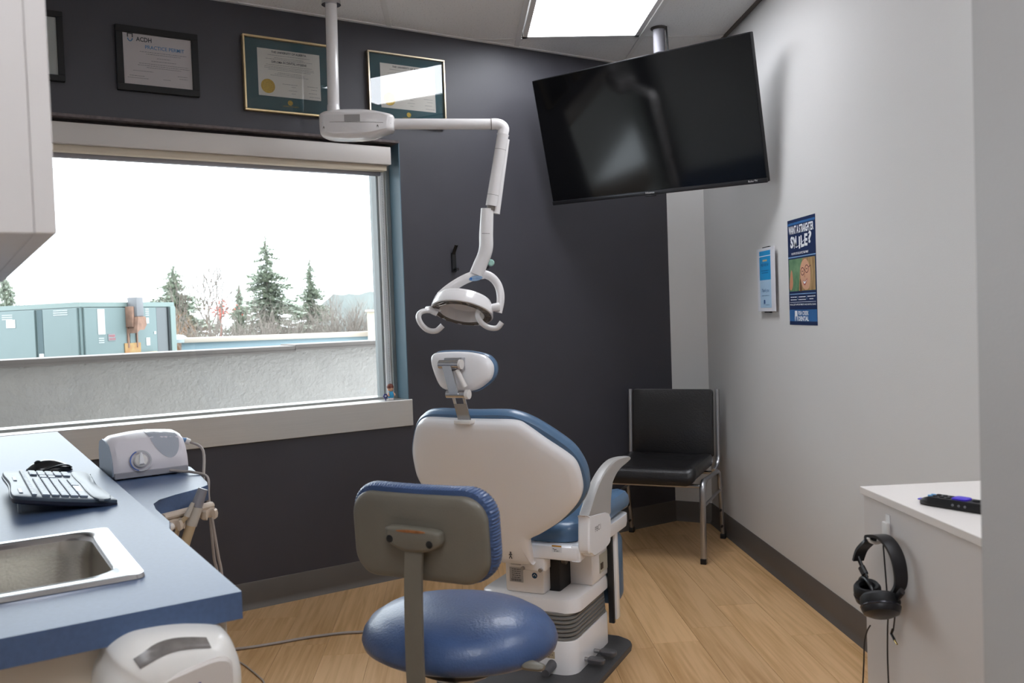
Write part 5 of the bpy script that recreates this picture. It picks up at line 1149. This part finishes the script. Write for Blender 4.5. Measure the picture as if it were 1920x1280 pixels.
part(hp, 'yoke', tube(smooth_path([(cL[0]+.002+.0335*math.cos(R(a)), cL[1]+.004+.033*math.sin(R(a)), .017+.004*math.sin(R(a))) for a in range(-10, 191, 20)], 3), .0044, 10), M_hp, FXh)
def cup(c, axis, r, nm='ear_cup'):
    q = Vector(axis).normalized().to_track_quat('Z', 'Y').to_matrix().to_4x4(); M = Matrix.Translation(c) @ q
    o = part(hp, nm, lathe([(0, -.016), (r*.55, -.016), (r*.9, -.010), (r, 0), (r*.97, .006)], 28, M), M_hp)
    b = lathe([(r*.97, .006), (r*1.02, .012), (r*1.0, .022), (r*.85, .028), (r*.6, .026), (r*.55, .018)], 28, M, cap=False); INV.setdefault(o.name, None)
    part(hp, 'ear_pad', b, M_pad); part(hp, 'cup_ring', lathe([(r*.99, .001), (r*1.03, .003), (r*.99, .006)], 28, M, cap=False), mat('cup_trim', '3B3A40', .25, .5))
cup(Vector((.835, cL[0], cL[1])), (-.15, -.25, 1), .027)
cup(Vector((.825, cR[0], cR[1]+.002)), (.15, .55, .85), .038)
ar = [(1.6775, 0.7291), (1.6996, 0.7072), (1.7309, 0.6928)]; part(hp, 'arm', tube(smooth_path([(p[0], p[1], z) for p, z in zip(ar, (.0, .004, .01))], 4), .0075, 10, flat=.7), M_hp, FXh)
c_a = [(1.7935, 0.7890), (1.7884, 0.7476), (1.7834, 0.7042), (1.7790, 0.6495), (1.7829, 0.6144), (1.7855, 0.5570), (1.7836, 0.4979)]
part(hp, 'cord', tube(smooth_path([(p[0], p[1], .012) for p in c_a], 5), .0016, 6), M_hp, FX(XC))
c_a = [(1.7564, 0.7953), (1.7468, 0.7594), (1.7397, 0.7176), (1.7490, 0.6596), (1.7573, 0.6235)]
part(hp, 'cord', tube(smooth_path([(p[0], p[1], .012) for p in c_a], 5), .0016, 6), M_hp, FX(XC))
pk = [(1.7596, 0.6227), (1.7669, 0.6111), (1.7537, 0.6026), (1.7428, 0.5978)]
part(hp, 'plug', tube([(p[0], p[1], .012) for p in pk[:3]], .0028, 8), M_black, FX(XC)); part(hp, 'plug_tip', tube([(p[0], p[1], .012) for p in pk[2:]], .0017, 8), mat('plug_brass', 'B59A63', .3, 1), FX(XC))
c_a = [(1.8040, 0.6168), (1.8194, 0.5988), (1.8332, 0.5684), (1.8378, 0.5260), (1.8454, 0.4728)]
part(hp, 'cord', tube(smooth_path([(p[0], p[1], 0) for p in c_a], 5), .0016, 6), M_hp, FX(.845))

# ================================================================== FIGURINE ON THE SILL
fg = thing('toy_figurine', 'tiny toy figure with brown hair and blue top on the sill corner', 'figurine', (1.90, 4.10, .889), DN)
fx, fy = 1.868, 4.07
FF = Matrix.Translation((fx, fy, .889))
part(fg, 'feet', lathe([(.013, 0), (.014, .006), (.012, .012)], 20, FF), mat('toy_white', 'D6CBC8', .4), DN, ang=60)
part(fg, 'body', lathe([(.0125, .012), (.0155, .020), (.015, .034), (.010, .044)], 20, FF), mat('toy_blue', '3A9BC9', .4), DN, ang=60)
for s in (-1, 1): part(fg, 'arm', tube([(fx+s*.011, fy-.004, .889+.038), (fx+s*.018, fy-.010, .889+.028), (fx+s*.014, fy-.015, .889+.022)], .0042, 8), mat('toy_skin', 'D3A285', .5), DN)
part(fg, 'head', lathe([(.004, .042), (.012, .048), (.0155, .057), (.014, .068), (.006, .076), (0, .077)], 20, FF, cap=False), mat('toy_skin', 'D3A285', .5), DN, ang=70)
part(fg, 'hair', lathe([(.0165, .060), (.0175, .068), (.014, .077), (.006, .082), (0, .083)], 20, FF @ Matrix.Translation((0, .002, 0)), cap=False), mat('toy_hair', '6A3528', .6), DN, ang=70)
for s in (-1, 1): part(fg, 'eye', lathe([(.0016, 0), (0, .001)], 8, FF @ Matrix.Translation((s*.005, -.0146, .060)) @ Matrix.Rotation(R(90), 4, 'X')), M_black, DN)
sp_ = thing('toy_flower', 'tiny dark blue flower toy beside the toy figure on the sill', 'toy', (1.83, 4.10, .889), DN)
FF2 = frame(Vector((1.842, 4.075, .911)), Vector((1, 0, 0)), Vector((0, 0, 1)), Vector((0, -1, 0)))
for k in range(6): part(sp_, 'petal', lathe([(.0045, -.002), (.0045, .002)], 10, Matrix.Translation((.0085*math.cos(k*PI/3), .0085*math.sin(k*PI/3), 0))), mat('toy_navy', '3A3B78', .5), DN @ FF2)
part(sp_, 'centre', lathe([(.0045, -.002), (.0045, .0028)], 12), M_pw, DN @ FF2); part(sp_, 'stem', cyl((1.842, 4.075, .889), (1.842, 4.075, .903), .003, 8), MATS['toy_navy'], DN)

# ================================================================== sub-parts go under the part they sit on
def sub(root, parent, names):
    kids = [o for o in root.children if o.name.split('.')[0] in names]; par = [o for o in root.children if o.name.split('.')[0] == parent]
    if not par: return
    for k in kids: k.parent = par[0]
sub(dc, 'back_shell', {'walking_icon'}); sub(dc, 'headrest_shell', {'clamp_plate'}); sub(dc, 'lift_housing', {'serial_label', 'small_label', 'barcode', 'round_logo', 'logo_mark', 'fine_print'})
sub(dc, 'power_box', {'outlet_cover', 'socket'}); sub(dc, 'base_housing', {'movement_decal', 'decal_mark', 'decal_arrow', 'foot_knob'}); sub(dc, 'glide_bar', {'glide_bar_prong'}); sub(dc, 'seat_pan', {'warning_label', 'label_band', 'label_mark'})
sub(ol, 'head_ring', {'lens_ring', 'lamp_cell', 'inner_shroud', 'inner_dish', 'crossbar'}); sub(ol, 'arm_housing', {'housing_seam', 'screw_recess', 'rating_label', 'fine_print'}); sub(ol, 'lower_arm', {'sleeve_ring', 'spring_cover'}); sub(ol, 'name_badge', {'badge_dot', 'lettering'})
sub(st, 'bracket', {'screw', 'rust_streak'}); sub(co_, 'door', set()); sub(sc, 'dial', {'dial_grip'}); sub(po, 'photo', {'photo_blur', 'hair', 'face', 'spectacle_ring', 'spectacle_arm', 'eye', 'mouth', 'teeth', 'nose', 'lock'})
sub(hk, 'body', {'prong'}); sub(sk, 'bowl', {'drain'})
ds = [o for o in co_.children if o.name.startswith('door')]; hs_ = [o for o in co_.children if o.name.startswith('handle')]
for a_, b_ in zip(ds, hs_): b_.parent = a_
